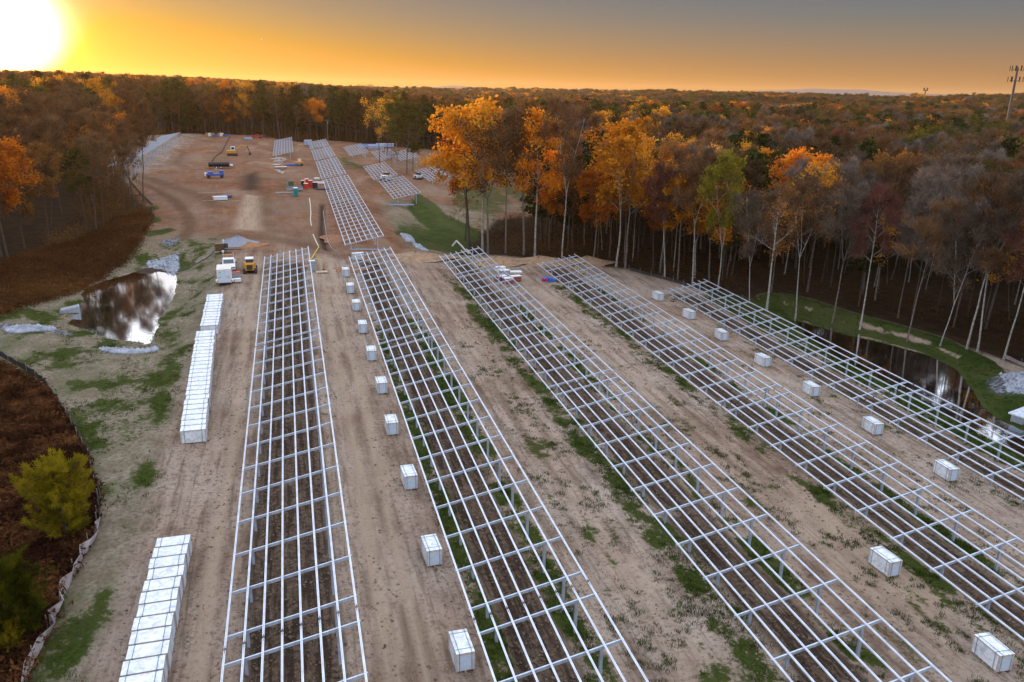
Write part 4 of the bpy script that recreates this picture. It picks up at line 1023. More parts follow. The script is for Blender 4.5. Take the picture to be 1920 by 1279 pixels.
# ------------------------------------------------------------------ silt fences
FAB = mat('silt_fabric', (.035, .032, .035), .8, 0, .2, 1.5); FABP = mat('pale_silt_fabric', (.44, .40, .40), .75, 0, .2, 1.2, alt=(.22, .15, .13)); STK = mat('fence_stake', (.30, .22, .16), .85)
def fence(pp, label, fab, h=.75, step=2.4, flop=.12):
    W_ = [at(*p) for p in pp]; o = thing('silt_fence', label, 'fence', W_[0]); org = np.array(W_[0])
    pts_ = []
    for a_, b_ in zip(W_[:-1], W_[1:]):
        d = math.hypot(b_[0]-a_[0], b_[1]-a_[1]); k = max(1, int(d/(step/3)))
        for i in range(k): u = i/k; pts_.append((a_[0]+(b_[0]-a_[0])*u, a_[1]+(b_[1]-a_[1])*u))
    pts_.append(W_[-1][:2]); m = MB(); V = []
    for i, (x, y) in enumerate(pts_):
        z = float(zground(x, y)); sag = .10*math.sin(i*1.9)+random.uniform(-.05, .05); lx = flop*random.uniform(-1, 1.6)
        V.append((x-org[0], y-org[1], z-.12-org[2])); V.append((x-org[0]+lx, y-org[1]-lx*.4, z+h*(.85+sag)-org[2]))
    n_ = len(pts_); off = 2*n_; V += [(v[0]+.03, v[1]+.02, v[2]) for v in V]
    Fc = []
    for i in range(n_-1): Fc += [(2*i, 2*i+2, 2*i+3, 2*i+1), (off+2*i+1, off+2*i+3, off+2*i+2, off+2*i), (2*i+1, 2*i+3, off+2*i+3, off+2*i+1)]
    m.add(V, Fc); m.build('fabric', fab, o)
    sm_ = MB().box((0, 0, .45), (.05, .05, 1.2)).mesh('stake', STK)
    for i in range(0, n_, 3):
        if i//3 >= 95: break
        x, y = pts_[i]; inst('stake', sm_, o, (x-org[0]-.06, y-org[1]+.04, float(zground(x, y))-org[2]))
fence([(-30, 650), (0,668),(40,690),(80,716),(105,752),(130,790),(168,862),(178,905),(186,940),(184,985)], 'black silt fence sagging along the edge of the rusty weed slope', FAB)
fence([(184,985),(168,1025),(140,1075),(118,1120),(100,1165),(75,1220),(55,1262),(38,1300)], 'pale silt fence with leaning stakes below the young pines', FABP, .85, 2.4, .3)
fence([(-20,592),(0,584),(70,552),(150,503),(205,478),(250,452),(288,408),(285,386),(264,366),(243,340),(228,308)], 'brown silt fence curving around the foot of the left woods', mat('brown_silt_fabric', (.09, .055, .045), .8, 0, .2, 1.5))
fence([(432,256),(424,270),(416,286),(402,296),(394,310)], 'short dark silt fence crossing the far dirt field', FAB, .4)
fence([(1180,507),(1250,525),(1330,548),(1400,566)], 'low black silt fence between the dirt field and the shaded woods', FAB, .6)
fence([(1885,672),(1925,690),(1990,715)], 'grey silt fence at the right edge beyond the berm', FABP, .6)

# ------------------------------------------------------------------ vehicles and site equipment
YEL = mat('machine_yellow', (.62, .30, .03), .45, 0, .1, 3); ORG = mat('safety_orange', (.85, .16, .03), .6); RED = mat('red_plastic', (.55, .03, .02), .5); BLU = mat('blue_paint', (.05, .12, .42), .5)
TEAL = mat('teal_plastic', (.01, .30, .30), .5); GREY = mat('grey_plastic', (.33, .35, .38), .6); DK = mat('dark_machine_parts', (.04, .037, .033), .6); CREAM = mat('cream_paint', (.78, .72, .62), .5)
CONC = mat('concrete', (.30, .31, .33), .85, 0, .1, 2, .2); TARP = mat('blue_tarp', (.03, .14, .50), .5, 0, .2, 1.5); TAN = mat('plywood', (.50, .38, .26), .8, 0, .12, 2); LBLU = mat('pale_blue_metal', (.35, .47, .68), .4, .3, .1, 2)
BRN = mat('brown_cardboard', (.34, .22, .13), .8); BLK = mat('black_plastic', (.02, .02, .022), .5); REDL = mat('tail_lamp_red', (.5, .02, .01), .4); AMB = mat('amber_lamp_plastic', (.9, .25, .02), .4); YTP = mat('yellow_tape', (.85, .65, .05), .6)
def wheel(par, x, y, r, w, rim=WHITE):
    q = MB().tube([(x-w/2, y, r), (x-w*.4, y, r), (x+w*.4, y, r), (x+w/2, y, r)], [r*.9, r, r, r*.9], 16).build('wheel', BLACK, par)
    MB().tube([(x-w/2-.012, y, r), (x+w/2+.012, y, r)], r*.55, 12).build('rim', rim, q)
def T(name, px, py, rz, label, cat, group=None): x, y, z = at(px, py); return thing(name, label, cat, (x, y, z), rz, group)

# cargo trailer: local -Y faces the camera
o = T('cargo_trailer', 422, 536, .05, 'white box cargo trailer with closed rear door, standing behind the white pickup', 'trailer')
MB().box((0, 1.9, 1.45), (2.05, 3.8, 2.0)).build('body', WHITE, o, .04)
MB().box((0, 1.9, 2.50), (2.12, 3.9, .1)).build('roof', CREAM, o, .03)
d_ = MB().box((0, -.03, 1.42), (1.72, .05, 1.80)).build('rear_door', mat('pale_blue_white_paint', (.62, .70, .80), .4), o)
MB().box((-.62, -.07, 1.35), (.34, .04, .05)).box((.62, -.07, 1.35), (.34, .04, .05)).build('latch', DK, d_)
MB().box((-.55, -.065, 2.12), (.3, .02, .12)).build('emblem', GREY, d_)
MB().box((0, 1.9, .40), (1.9, 3.7, .1)).tube([(-.5, 3.8, .45), (0, 5.0, .45)], .05, 6).tube([(.5, 3.8, .45), (0, 5.0, .45)], .05, 6).build('chassis', DK, o)
for sx in (-1, 1):
    MB().box((sx*1.18, 1.5, .62), (.28, 1.0, .08)).box((sx*1.18, .98, .48), (.28, .06, .3)).build('fender', WHITE, o)
    wheel(o, sx*1.16, 1.5, .33, .2, CHROME); MB().box((sx*.95, -.07, .75), (.1, .05, .2)).build('tail_light', REDL, o)
# pickup truck facing the camera
o = T('pickup_truck', 430, 512, .06, 'white pickup truck facing the camera with an orange rack of gear on its bed', 'truck')
MB().prism([(-.1, .45), (-.15, .95), (.0, 1.12), (1.45, 1.22), (3.3, 1.22), (5.6, 1.18), (5.65, .5), (5.0, .45)], -1.0, 1.0, 'x').build('body', WHITE, o, .06)
MB().prism([(1.25, 1.2), (2.0, 1.88), (3.3, 1.92), (3.65, 1.2)], -.88, .88, 'x').build('cab', WHITE, o, .06)
MB().prism([(1.335, 1.3), (1.315, 1.32), (1.93, 1.84), (1.99, 1.84)], -.78, .78, 'x').build('windscreen', GLASS, o)
for sx in (-1, 1):
    MB().prism([(1.75, 1.3), (2.15, 1.8), (3.25, 1.82), (3.5, 1.3)], sx*.885, sx*.895, 'x').build('side_window', GLASS, o)
    MB().box((sx*1.12, 1.55, 1.35), (.2, .1, .28)).build('mirror', DK, o); MB().box((sx*.72, -.15, .88), (.36, .05, .2)).build('headlight', GLASS, o)
    wheel(o, sx*.92, .95, .4, .28, CHROME); wheel(o, sx*.92, 4.5, .4, .28, CHROME)
MB().box((0, -.15, .82), (.9, .06, .3)).build('grille', DK, o); MB().box((0, -.2, .55), (1.9, .14, .2)).build('bumper', CHROME, o)
MB().box((0, 4.6, 1.22), (1.6, 1.8, .05)).build('bed_floor', DK, o)
f_ = MB()
for sx in (-.8, .8):
    for yy in (3.75, 5.4): f_.box((sx, yy, 1.7), (.08, .08, 1.1))
    f_.box((sx, 4.57, 2.28), (.08, 1.8, .08))
f_.box((0, 3.75, 2.28), (1.68, .1, .1)); f_.build('ladder_rack', mat('weathered_orange_paint', (.70, .33, .14), .6), o)
MB().box((-.3, 4.4, 1.45), (.7, .9, .4)).box((.4, 4.9, 1.4), (.5, .6, .3)).build('toolbox', ORG, o)
# tracked loaders
def loader(px, py, rz, label, body, roof, sc=1.0):
    o = T('skid_loader', px, py, rz, label, 'loader'); o.scale = (sc, sc, sc)
    MB().prism([(0, .5), (-.05, 1.45), (.9, 1.55), (2.4, .95), (2.5, .5)], -.6, .6, 'x').build('body', body, o, .04)
    MB().box((0, -.03, .98), (.8, .06, .7)).build('engine_grille', DK, o)
    c = MB().prism([(.75, 1.4), (.8, 2.0), (2.0, 2.0), (2.15, 1.1)], -.5, .5, 'x').build('cab', DK, o)
    MB().box((0, .74, 1.72), (.7, .03, .4)).build('rear_window', GLASS, c)
    MB().box((0, 1.35, 2.07), (1.16, 1.5, .12)).build('roof', roof, o, .03)
    for sx in (-1, 1):
        MB().prism([(-.1, .22), (.1, .02), (2.1, .02), (2.35, .25), (2.2, .62), (.1, .66)], sx*.62, sx*.98, 'x').build('track', BLACK, o, .04)
        MB().box((sx*.74, 1.1, 1.35), (.16, 2.2, .2), 0, -.16).box((sx*.74, 2.35, .85), (.14, .2, .9)).box((sx*.74, .15, 1.2), (.18, .25, .7)).build('lift_arm', body, o)
    MB().prism([(2.45, .1), (2.5, .75), (2.62, .75), (2.75, .16), (3.2, .1)], -1.0, 1.0, 'x').build('bucket', DK, o)
loader(469, 514, .02, 'mustard yellow tracked loader with white roof seen from behind, beside the pickup', YEL, WHITE, 1.12)
loader(779, 337, -.9, 'small white tracked loader parked left of the rack near the orange tree', WHITE, BLK, 1.0)
loader(720, 341, -.6, 'loader with tan cab and white engine hood working in the rack gap', WHITE, YEL, 1.35)
# towed pump
o = T('towed_pump', 418, 474, .1, 'dark brown diesel pump on two white rimmed wheels beside the gravel heap', 'pump')
MB().box((-.5, 0, 1.15), (1.5, 1.2, 1.1)).build('engine_housing', mat('brown_machine_paint', (.12, .065, .03), .5, 0, .2, 3), o, .05)
MB().tube([(.55, -.1, .85), (.55, .1, 1.6)], .42, 14).build('pump_drum', DK, o); MB().box((.2, 0, .55), (2.9, 1.0, .14)).build('chassis', DK, o)
MB().tube([(.25, 0, 1.6), (.25, 0, 2.1)], .1, 8).tube([(.25, 0, 2.1), (.25, 0, 2.3)], .17, 10).build('exhaust', WHITE, o)
for sy in (-1, 1):
    q = MB().tube([(.0, sy*.62, .42), (.0, sy*.85, .42)], .42, 16).build('wheel', BLACK, o); MB().tube([(.0, sy*.61, .42), (.0, sy*.87, .42)], .24, 12).build('rim', WHITE, q)
MB().tube([(1.6, 0, .55), (3.2, 0, .35)], .06, 6).build('drawbar', DK, o)
def hose(pp, r, m, name, label, cat, lift=.05):
    P = [at(*p) for p in pp]; Q_ = []
    for a_, b_ in zip(P[:-1], P[1:]):
        for k in range(8): x = a_[0]+(b_[0]-a_[0])*k/8; y = a_[1]+(b_[1]-a_[1])*k/8; Q_.append((x, y, max(float(zground(x, y)), ZWL if x < -14 and y < 150 else -99)+lift))
    Q_.append((P[-1][0], P[-1][1], Q_[-1][2])); ob = MB().tube(Q_, r, 6).build(name, m); tag(ob, label, cat)
hose([(404,468),(396,478),(384,487),(365,497),(345,506),(331,511),(318,514),(300,514),(285,513)], .10, BLK, 'suction_hose', 'black hose running from the diesel pump down into the left pond', 'hose')
o = T('float', 281, 513, .1, 'brown float holding the hose end in the top of the left pond', 'float'); o.location.z = ZWL
MB().prism([(-1.7, -.1), (-1.9, .15), (-1.2, .38), (.3, .42), (1.3, .2), (2.1, .12), (2.0, -.1)], -.35, .35, 'y').build('raft', mat('dark_wet_wood', (.07, .04, .025), .7), o, .05)
MB().tube([(-.8, 0, .4), (.6, 0, .45)], .1, 8).build('hose_clamp', BLK, o)
# gravel heap
def heap(px, py, rx, ry, h, m, name, label, cat, rz=0):
    x, y, z = at(px, py); V = []; Fc = []; nr_, na_ = 12, 30
    for i in range(nr_+1):
        for k in range(na_):
            u = i/nr_; a_ = 6.283*k/na_; w = 1+.16*math.sin(a_*3+1)+.1*math.sin(a_*5); V.append((u*rx*w*math.cos(a_), u*ry*w*math.sin(a_), h*(1-u)**1.1*(1+.12*math.sin(a_*4+u*5))-.06*u-.05+random.uniform(-.02, .02)))
    for i in range(nr_):
        for k in range(na_): Fc.append((i*na_+k, i*na_+(k+1) % na_, (i+1)*na_+(k+1) % na_, (i+1)*na_+k))
    me = bpy.data.meshes.new(name); me.from_pydata(V, [], Fc); me.materials.append(m); ob = bpy.data.objects.new(name, me); COL.objects.link(ob); ob.location = (x, y, z); ob.rotation_euler = (0, 0, rz); tag(ob, label, cat)
heap(444, 456, 3.4, 3.6, 1.5, mat('grey_gravel', (.27, .28, .32), .95, 0, .2, 6, .8), 'gravel_heap', 'grey gravel heap on the red dirt above the diesel pump', 'gravel heap')
heap(630, 446, 3.2, 5.0, .9, mat('red_clay_soil', (.28, .13, .065), .95, 0, .2, 2, .8), 'soil_heap', 'low heap of reddish soil beside the trench end', 'soil heap')
heap(648, 505, 3.6, 3.0, .5, MATS['red_clay_soil'], 'soil_heap', 'flat soil heap left of the second rack row far end', 'soil heap')
heap(465, 459, 3.2, 3.2, .5, mat('orange_clay_soil', (.33, .15, .06), .95, 0, .2, 2, .8), 'soil_heap', 'low orange soil spill right of the gravel heap', 'soil heap')
for px, rx_, lb in ((930, 6, 'left part of the low dirt bank in front of the golden trees'), (1010, 8, 'middle of the low dirt bank behind the third rack row'), (1100, 5, 'right part of the low dirt bank by the fourth rack row')):
    heap(px, 492, rx_, 4.0, 1.3, mat('tan_soil', (.34, .22, .13), .95, 0, .2, 1.2, .8), 'dirt_bank', lb, 'dirt bank', -.2)
heap(780, 484, 7, 4.0, 1.4, MATS['tan_soil'], 'dirt_bank', 'dirt bank behind the far end of the second rack row', 'dirt bank', -.1)
# toilet
o = T('portable_toilet', 555, 368, .1, 'teal portable toilet with a white roof beside the grey material pile', 'toilet')
MB().box((0, 0, 1.1), (1.15, 1.15, 2.1)).build('cabin', TEAL, o, .04); MB().box((0, 0, 2.22), (1.2, 1.2, .2), top=(.8, .8)).build('roof', WHITE, o, .03)
MB().box((0, -.59, 1.05), (.75, .04, 1.8)).build('door', mat('dark_teal_plastic', (.01, .24, .25), .5), o); MB().box((0, 0, .05), (1.25, 1.25, .1)).build('skid_base', DK, o)
# excavator
o = T('excavator', 436, 292, .1, 'small yellow excavator with white cab and its boom reaching right in the far field', 'excavator'); o.scale = (1.25, 1.25, 1.25)
for sy in (-.8, .8): MB().prism([(-1.5, .15), (-1.3, 0), (1.3, 0), (1.5, .15), (1.4, .6), (-1.4, .6)], sy-.22, sy+.22, 'y').build('track', BLACK, o)
MB().box((-.3, 0, 1.15), (2.4, 1.9, .9)).build('body', YEL, o, .06); c = MB().box((.2, -.45, 2.1), (1.2, .95, 1.2)).build('cab', WHITE, o, .05)
MB().box((.82, -.45, 2.2), (.04, .8, .8)).box((.2, -.94, 2.2), (.8, .04, .7)).build('cab_window', GLASS, c)
MB().tube([(.9, .3, 1.3), (2.6, .3, 2.9), (4.4, .3, 2.7)], [.2, .22, .15], 6).build('boom', YEL, o); MB().tube([(4.3, .3, 2.85), (5.0, .3, .9)], [.16, .1], 6).build('stick', DK, o)
MB().prism([(4.7, .9), (5.3, .9), (5.3, .3), (4.9, .05), (4.6, .4)], -.1, .7, 'y').build('bucket', DK, o)
# tank trailer
o = T('tank_trailer', 413, 316, .05, 'long black tank on a low trailer with a white nose in the far field', 'tank trailer'); o.scale = (1.2, 1.2, 1.2)
MB().tube([(-2.9, 0, 1.15), (-2.7, 0, 1.15), (2.2, 0, 1.15), (2.4, 0, 1.15)], [.5, .62, .62, .5], 16).build('tank', BLK, o); MB().box((.1, 0, .5), (6.2, 1.2, .12)).build('chassis', DK, o)
MB().box((2.9, 0, .85), (.8, 1.0, .5)).build('pump_box', WHITE, o, .05)
for x_ in (-.9, .2): wheel2 = MB().tube([(x_, -.75, .35), (x_, -.55, .35)], .35, 12).build('wheel', BLACK, o); MB().tube([(x_, -.77, .35), (x_, -.54, .35)], .16, 10).build('rim', WHITE, wheel2)
# blue machine
o = T('blue_machine', 404, 334, .08, 'low blue wheeled machine with white end parked below the black tank', 'machine'); o.scale = (1.2, 1.2, 1.2)
MB().box((0, 0, .85), (4.2, 1.6, .5)).box((-1.0, 0, 1.3), (1.2, 1.4, .5)).build('deck', BLU, o, .05); MB().box((-2.2, 0, 1.0), (.5, 1.3, .7)).build('nose', WHITE, o, .05)
for x_ in (-1.5, 1.5):
    for sy in (-.7, .7): MB().tube([(x_, sy-.15, .42), (x_, sy+.15, .42)], .42, 12).build('wheel', BLACK, o)
MB().box((1.5, 0, 1.45), (1.0, 1.3, .8)).build('engine_cover', BLU, o, .05); MB().tube([(.4, 0, 1.1), (.3, 0, 2.3)], .07, 6).box((.3, 0, 2.2), (.5, .5, .25)).build('seat_post', GREY, o)
# generic small site things
def crate(px, py, d, m, name, label, cat, rz=0, lid=None, group=None, slats=False):
    o = T(name, px, py, rz, label, cat, group)
    MB().box((0, 0, .1+d[2]/2), (d[0], d[1], d[2])).build('body', m, o, .04)
    MB().box((-d[0]*.38, 0, .05), (.12, d[1], .1)).box((0, 0, .05), (.12, d[1], .1)).box((d[0]*.38, 0, .05), (.12, d[1], .1)).build('skids', WOOD, o)
    if lid: MB().box((0, 0, .1+d[2]+.04), (d[0]*1.04, d[1]*1.04, .08)).build('lid', lid, o, .02)
    if slats: 
        q = MB()
        for k in (-.3, 0, .3): q.box((k*d[0], -d[1]/2-.02, .1+d[2]/2), (.1, .03, d[2]))
        q.build('battens', WOOD, o)
    return o
crate(446, 529, (.95, .8, .5), WHITE, 'open_box', 'small white open box on the dirt right of the cargo trailer', 'box', .1)
crate(443, 520, (1.2, 1.0, .7), GREY, 'tool_chest', 'dark red and grey tool chest between the trailer and the loader', 'tool chest', .2, RED)
crate(586, 508, (1.0, .8, 1.6), GREY, 'electric_cabinet', 'grey electric cabinet at the far right corner of the first rack row', 'cabinet', 0, WHITE)
crate(578, 273, (3.2, 2.2, 2.2), LBLU, 'site_container', 'small pale blue container at the foot of the far woods', 'container', .05, WHITE)
for i, (px, py, cm_, h_, lb) in enumerate([(569, 352, BLK, 1.9, 'black bin with white top, leftmost of the bins at the left of the centre row'), (576, 349, RED, 1.9, 'tall red bin behind the orange board'), (583, 351, RED, 1.8, 'red bin with white lid, rightmost of the red ones'), (574, 355, RED, 1.5, 'shorter red bin in front of the group'), (591, 354, BLK, 1.7, 'black bin standing apart nearest the centre rack row')]):
    crate(px, py, (1.1, 1.1, h_), cm_, 'bin', lb, 'bin', .1*i, WHITE, 'red and black bins by the centre rack row')
crate(572, 353, (.3, 2.0, 2.3), mat('orange_board', (.85, .35, .07), .7), 'upright_board', 'upright orange board standing between the bins', 'board', .1)
crate(552, 357, (4.4, 2.6, .9), GREY, 'material_pile', 'grey covered material pile behind the teal toilet', 'material pile', .1, DK)
crate(546, 349, (1.5, 1.2, 1.3), mat('dull_green_paint', (.05, .12, .06), .6), 'green_box', 'small dull green box left behind the toilet', 'box')
crate(535, 363, (5.0, .5, .25), GREY, 'pipe_rack', 'low purple grey bundle of pipes left of the toilet', 'pipe bundle', .03)
crate(600, 345, (3.0, 1.1, .5), WHITE, 'white_bundle', 'white wrapped bundle beside the near end of the broken centre row', 'bundle', -.1)
crate(594, 337, (1.6, 1.2, .5), CREAM, 'cream_bundle', 'cream coloured bundle with a raised end by the break in the centre row', 'bundle', .2)
crate(604, 356, (3.6, 1.4, .35), mat('dark_blue_sheet', (.04, .04, .09), .6), 'dark_sheet_stack', 'dark folded sheets lying beside the centre rack row', 'sheets', .1)
crate(549, 311, (5.2, 1.2, .5), BLU, 'blue_bundle', 'flat blue bundle in the far field left of the centre row', 'bundle', 0)
o = T('trencher', 561, 311, .3, 'small yellow trenching machine right of the flat blue bundle', 'machine'); MB().box((0, 0, 1.0), (2.6, 1.3, .9)).build('body', YEL, o, .06); MB().box((.2, 0, 1.9), (.9, 1.0, .9)).build('cab', CREAM, o, .05)
for sx in (-.8, .8):
    for sy in (-.6, .6): MB().tube([(sx, sy-.15, .45), (sx, sy+.15, .45)], .45, 12).build('wheel', BLACK, o)
MB().tube([(-1.2, 0, 1.2), (-2.6, 0, .3)], [.15, .1], 6).build('digging_arm', YEL, o)
BUN = mat('white_steel_bundle', (.80, .80, .78), .5); bi = 0
def bundle(px, py, L_, rz, label, group, m=BUN):
    o = T('steel_bundle', px, py, rz, label, 'steel bundle', group)
    for k in range(3): MB().prism(prof, -L_/2, L_/2, 'x' if False else 'y').build('channel', m, o).location = (k*.22-.22, 0, .18)
    MB().box((0, -L_*.3, .05), (.9, .12, .1)).box((0, L_*.3, .05), (.9, .12, .1)).build('bearer', WOOD, o)
for j, (px, py, rz) in enumerate([(513,299,.9),(519,298,1.3),(524,297,1.5),(529,298,1.4),(518,302,.5),(523,301,.2),(528,302,2.0),(519,305,1.0),(524,305,1.5),(521,309,1.6),(517,310,1.2),(533,300,.6)]):
    bundle(px, py, 2.6, rz, 'white steel channel bundle in the upper loose cluster below the small left rack', 'upper cluster of white steel bundles')
for j, (px, py, rz) in enumerate([(520,320,.9),(523,322,.4),(526,324,.7),(529,326,.1),(531,324,.2)]):
    bundle(px, py, 2.2, rz, 'white steel channel bundle in the lower cluster beside the dirt track', 'lower cluster of white steel bundles')
crate(527, 317, (3.6, 1.6, .6), BRN, 'brown_crate', 'brown topped crate with bright cream boards between the two steel clusters', 'crate', .1, CREAM)
bundle(739, 386, 10.5, H-.12, 'long pale blue pipe bundle lying on the dirt below the rack end', None, LBLU); bundle(740, 385, 10.2, H-.1, 'second blue pipe bundle, just behind the long one', None, LBLU)
bundle(693, 470, 7.5, H-.2, 'pale blue bundle of channels behind the far end of the second row', None, LBLU)
bundle(795, 305, 7.0, H-.06, 'white bundle of pipes in front of the distant rack right of the grove', None, WHITE); bundle(775, 309, 6.0, H-.06, 'grey bundle of pipes left of the white pipe bundle by the grove', None, GREY)
for px, py, w, lb in ((688, 277, 8, 'left blue and white tarped stack at the edge of the far woods'), (705, 279, 7, 'middle blue tarped stack near the grove'), (722, 276, 8, 'right pale blue stack behind the grove trunks')):
    crate(px, py, (w, 2.4, 1.5), LBLU, 'tarped_stack', lb, 'stack', .03, BLU if 'blue and' in lb else WHITE)
for i, (px, m_, lb) in enumerate([(389, BRN, 'leftmost brown box of the row by the far woods'), (394, CREAM, 'cream box second in the row by the far woods'), (399, BRN, 'brown box in the middle of the row by the far woods'), (406, BLU, 'long blue box of the row by the far woods'), (412, BRN, 'brown box right of the long blue one'), (416, CREAM, 'tall cream box near the right end of the row'), (424, BLU, 'rightmost low blue box of the row by the far woods')]):
    crate(px, 256, (1.5 if m_ is not BLU else 3.2, 1.6, 1.5 if m_ is not BLU else .8), m_, 'supply_box', lb, 'box', 0, None, 'boxes in a row by the far woods')
crate(466, 262, (3.6, 2.2, .8), LBLU, 'covered_stack', 'pale blue covered stack right of the boxes by the far woods', 'stack')
for px, lb, m_ in ((482, 'dark red pickup at the left of two parked by the far woods', RED), (494, 'dark pickup right of the red one by the far woods', DK)):
    o = T('parked_pickup', px, 259, .1, lb, 'truck'); MB().prism([(-2.6, .4), (-2.6, .95), (-1.2, 1.05), (-.5, 1.65), (.9, 1.65), (1.2, 1.05), (2.6, 1.0), (2.6, .4)], -.9, .9, 'y').build('body', m_, o, .06)
    MB().prism([(-1.0, 1.1), (-.45, 1.58), (.85, 1.58), (1.05, 1.1)], -.92, -.905, 'y').build('side_window', GLASS, o)
    for x_ in (-1.7, 1.7): MB().tube([(x_, -.95, .36), (x_, -.7, .36)], .36, 12).build('wheel', BLACK, o)
# tarp heap and boards in the middle of the red dirt
crate(413, 375, (3.2, 2.2, .7), WHITE, 'tarp_stack', 'white tarped stack on the red dirt left of the track', 'stack', .2, mat('pale_tarp', (.62, .66, .72), .5))
crate(424, 371, (2.6, 1.8, .6), mat('dark_blue_tarp', (.06, .08, .16), .6), 'tarp_bundle', 'dark blue bundle right behind the white tarped stack', 'bundle', -.2)
for px, py, L_, lb in ((397, 362, 7.0, 'long pale board lying above the white tarped stack'), (430, 378, 5.5, 'pale board lying right of the white tarped stack'), (391, 377, 3.0, 'short white board at the trench end left of the tarped stack')):
    o = T('board', px, py, 0, lb, 'board'); MB().box((0, 0, .1), (L_, .25, .06)).build('plank', TAN, o); MB().box((-L_*.3, 0, .03), (.1, .5, .07)).box((L_*.3, 0, .03), (.1, .5, .07)).build('bearer', WOOD, o)
# barrier posts with tape by the first row
def post(px, py, label, h=1.1):
    o = T('barrier_post', px, py, 0, label, 'barrier post', 'orange barrier posts'); MB().tube([(0, 0, 0), (0, 0, h)], [.13, .09], 10).build('post', ORG, o); MB().box((0, 0, .04), (.5, .5, .08)).build('base', BLACK, o)
    return o
post(607, 506, 'orange barrier post right of the grey cabinet'); post(565, 498, 'orange barrier post seen through the first rack row'); post(574, 504, 'low orange post beside the cabinet under the rack edge', .7)
post(944, 502, 'thin orange marker post on the dirt by the third rack row', 1.5)
hose([(588,494),(597,495),(607,497)], .035, YTP, 'caution_tape', 'yellow caution tape strung from the cabinet to the orange post', 'tape', .85)
hose([(580,372),(582,385),(583,400),(582,412),(584,424)], .10, mat('white_hose', (.75, .68, .55), .6), 'white_hose', 'white hose lying in a wavy line beside the trench', 'hose')
hose([(587,440),(592,452),(597,462)], .10, MATS['white_hose'], 'white_hose', 'lower piece of white hose ending at the yellow ribbon', 'hose')
hose([(598,464),(592,474),(586,484),(578,492)], .07, YTP, 'yellow_ribbon', 'yellow ribbon slanting from the hose end to the first rack row', 'ribbon', .15)
hose([(606,395),(609,420),(614,452),(622,466),(632,472)], .05, GREY, 'cable_conduit', 'grey conduit lying along the right side of the trench', 'conduit')
hose([(848,462),(856,452),(866,462),(880,476)], .20, mat('pale_pipe', (.55, .52, .50), .7), 'drain_pipe', 'pale drain pipe bent through the grass at the edge of the golden trees', 'pipe')
crate(603, 511, (1.9, 1.3, .06), TAN, 'plywood_sheet', 'tan plywood sheet on the dirt in front of the orange post', 'board', .1)
# stuff between third and fourth row
crate(962, 513, (3.0, 1.3, .25), CREAM, 'flat_white_panel', 'flat white panel lying right of the third rack row', 'panel', -.1, WHITE)
for px, py, lb, m_ in ((938, 510, 'white wrapped carton stack, rearmost under the third rack row', WHITE), (946, 516, 'grey and white carton stack under the third rack row', GREY), (940, 527, 'red and white carton stack under the third rack row, left of two', RED), (967, 527, 'red and white carton stack right of the third rack row edge', RED), (952, 531, 'front red carton stack under the third rack row', RED)):
    crate(px, py, (1.7, 1.2, .8), mat('dull_red_carton', (.28, .08, .08), .7) if m_ is RED else m_, 'carton_stack', lb, 'cartons', .1, WHITE, 'carton stacks under the third rack row')
o = T('tarp', 1027, 527, .1, 'crumpled bright blue tarp behind the red cans', 'tarp'); MB().prism([(-1.2, 0), (-.9, .55), (-.2, .75), (.5, .6), (1.7, .1), (1.8, 0)], -.6, .8, 'y').build('sheet', TARP, o, .08); MB().box((.3, -.7, .08), (1.6, .5, .08), .2).build('folded_edge', TARP, o)
for px, lb in ((1018, 'left red fuel can on a small board'), (1024, 'right red fuel can on a small board')):
    o = T('fuel_can', px, 529, 0, lb, 'fuel can'); MB().box((0, 0, .33), (.42, .3, .6)).build('body', RED, o, .05); MB().box((0, 0, .68), (.2, .06, .08)).build('handle', RED, o); MB().box((0, 0, .015), (.5, .4, .03)).build('base', TAN, o)
for px, py, lb in ((1079, 511, 'yellow bag hung on a post of the fourth rack row, left one'), (1092, 516, 'yellow bag hung on a post of the fourth rack row, right one'), (900, 503, 'yellow bag hanging under the far end of the third rack row')):
    o = T('tool_bag', px, py, 0, lb, 'bag'); MB().box((0, 0, .75), (.4, .3, .8), top=(.7, .7)).build('body', mat('yellow_fabric', (.80, .50, .03), .7), o, .06); MB().tube([(0, 0, 1.1), (0, 0, 1.5)], .02, 5).build('handle', BLK, o); MB().box((0, 0, .2), (.5, .4, .3)).build('base', DK, o)
# concrete structures
o = T('culvert_headwall', 130, 586, .25, 'sloped concrete culvert apron at the left end of the left pond', 'culvert'); o.scale = (.8, .8, .75)
MB().prism([(-1.6, 0), (-1.2, .75), (1.5, 1.15), (1.5, 0)], -.9, 1.0, 'y').build('apron', CONC, o, .03); MB().box((1.55, 0, .5), (.25, 2.4, 1.3)).build('wing_wall', CONC, o)
o = T('outlet_structure', 1916, 790, .3, 'pale concrete outlet box cut off by the right edge at the pond', 'outlet'); o.location.z = ZWR-.3
MB().box((1.2, .3, .9), (3.6, 1.4, 1.0)).build('box', CONC, o, .03); MB().box((1.0, .3, 1.5), (4.0, 1.8, .16)).build('cover_slab', mat('pale_concrete', (.62, .66, .72), .7), o); MB().box((1.6, -.7, .9), (2.6, .6, .14)).build('ledge', MATS['pale_concrete'], o)

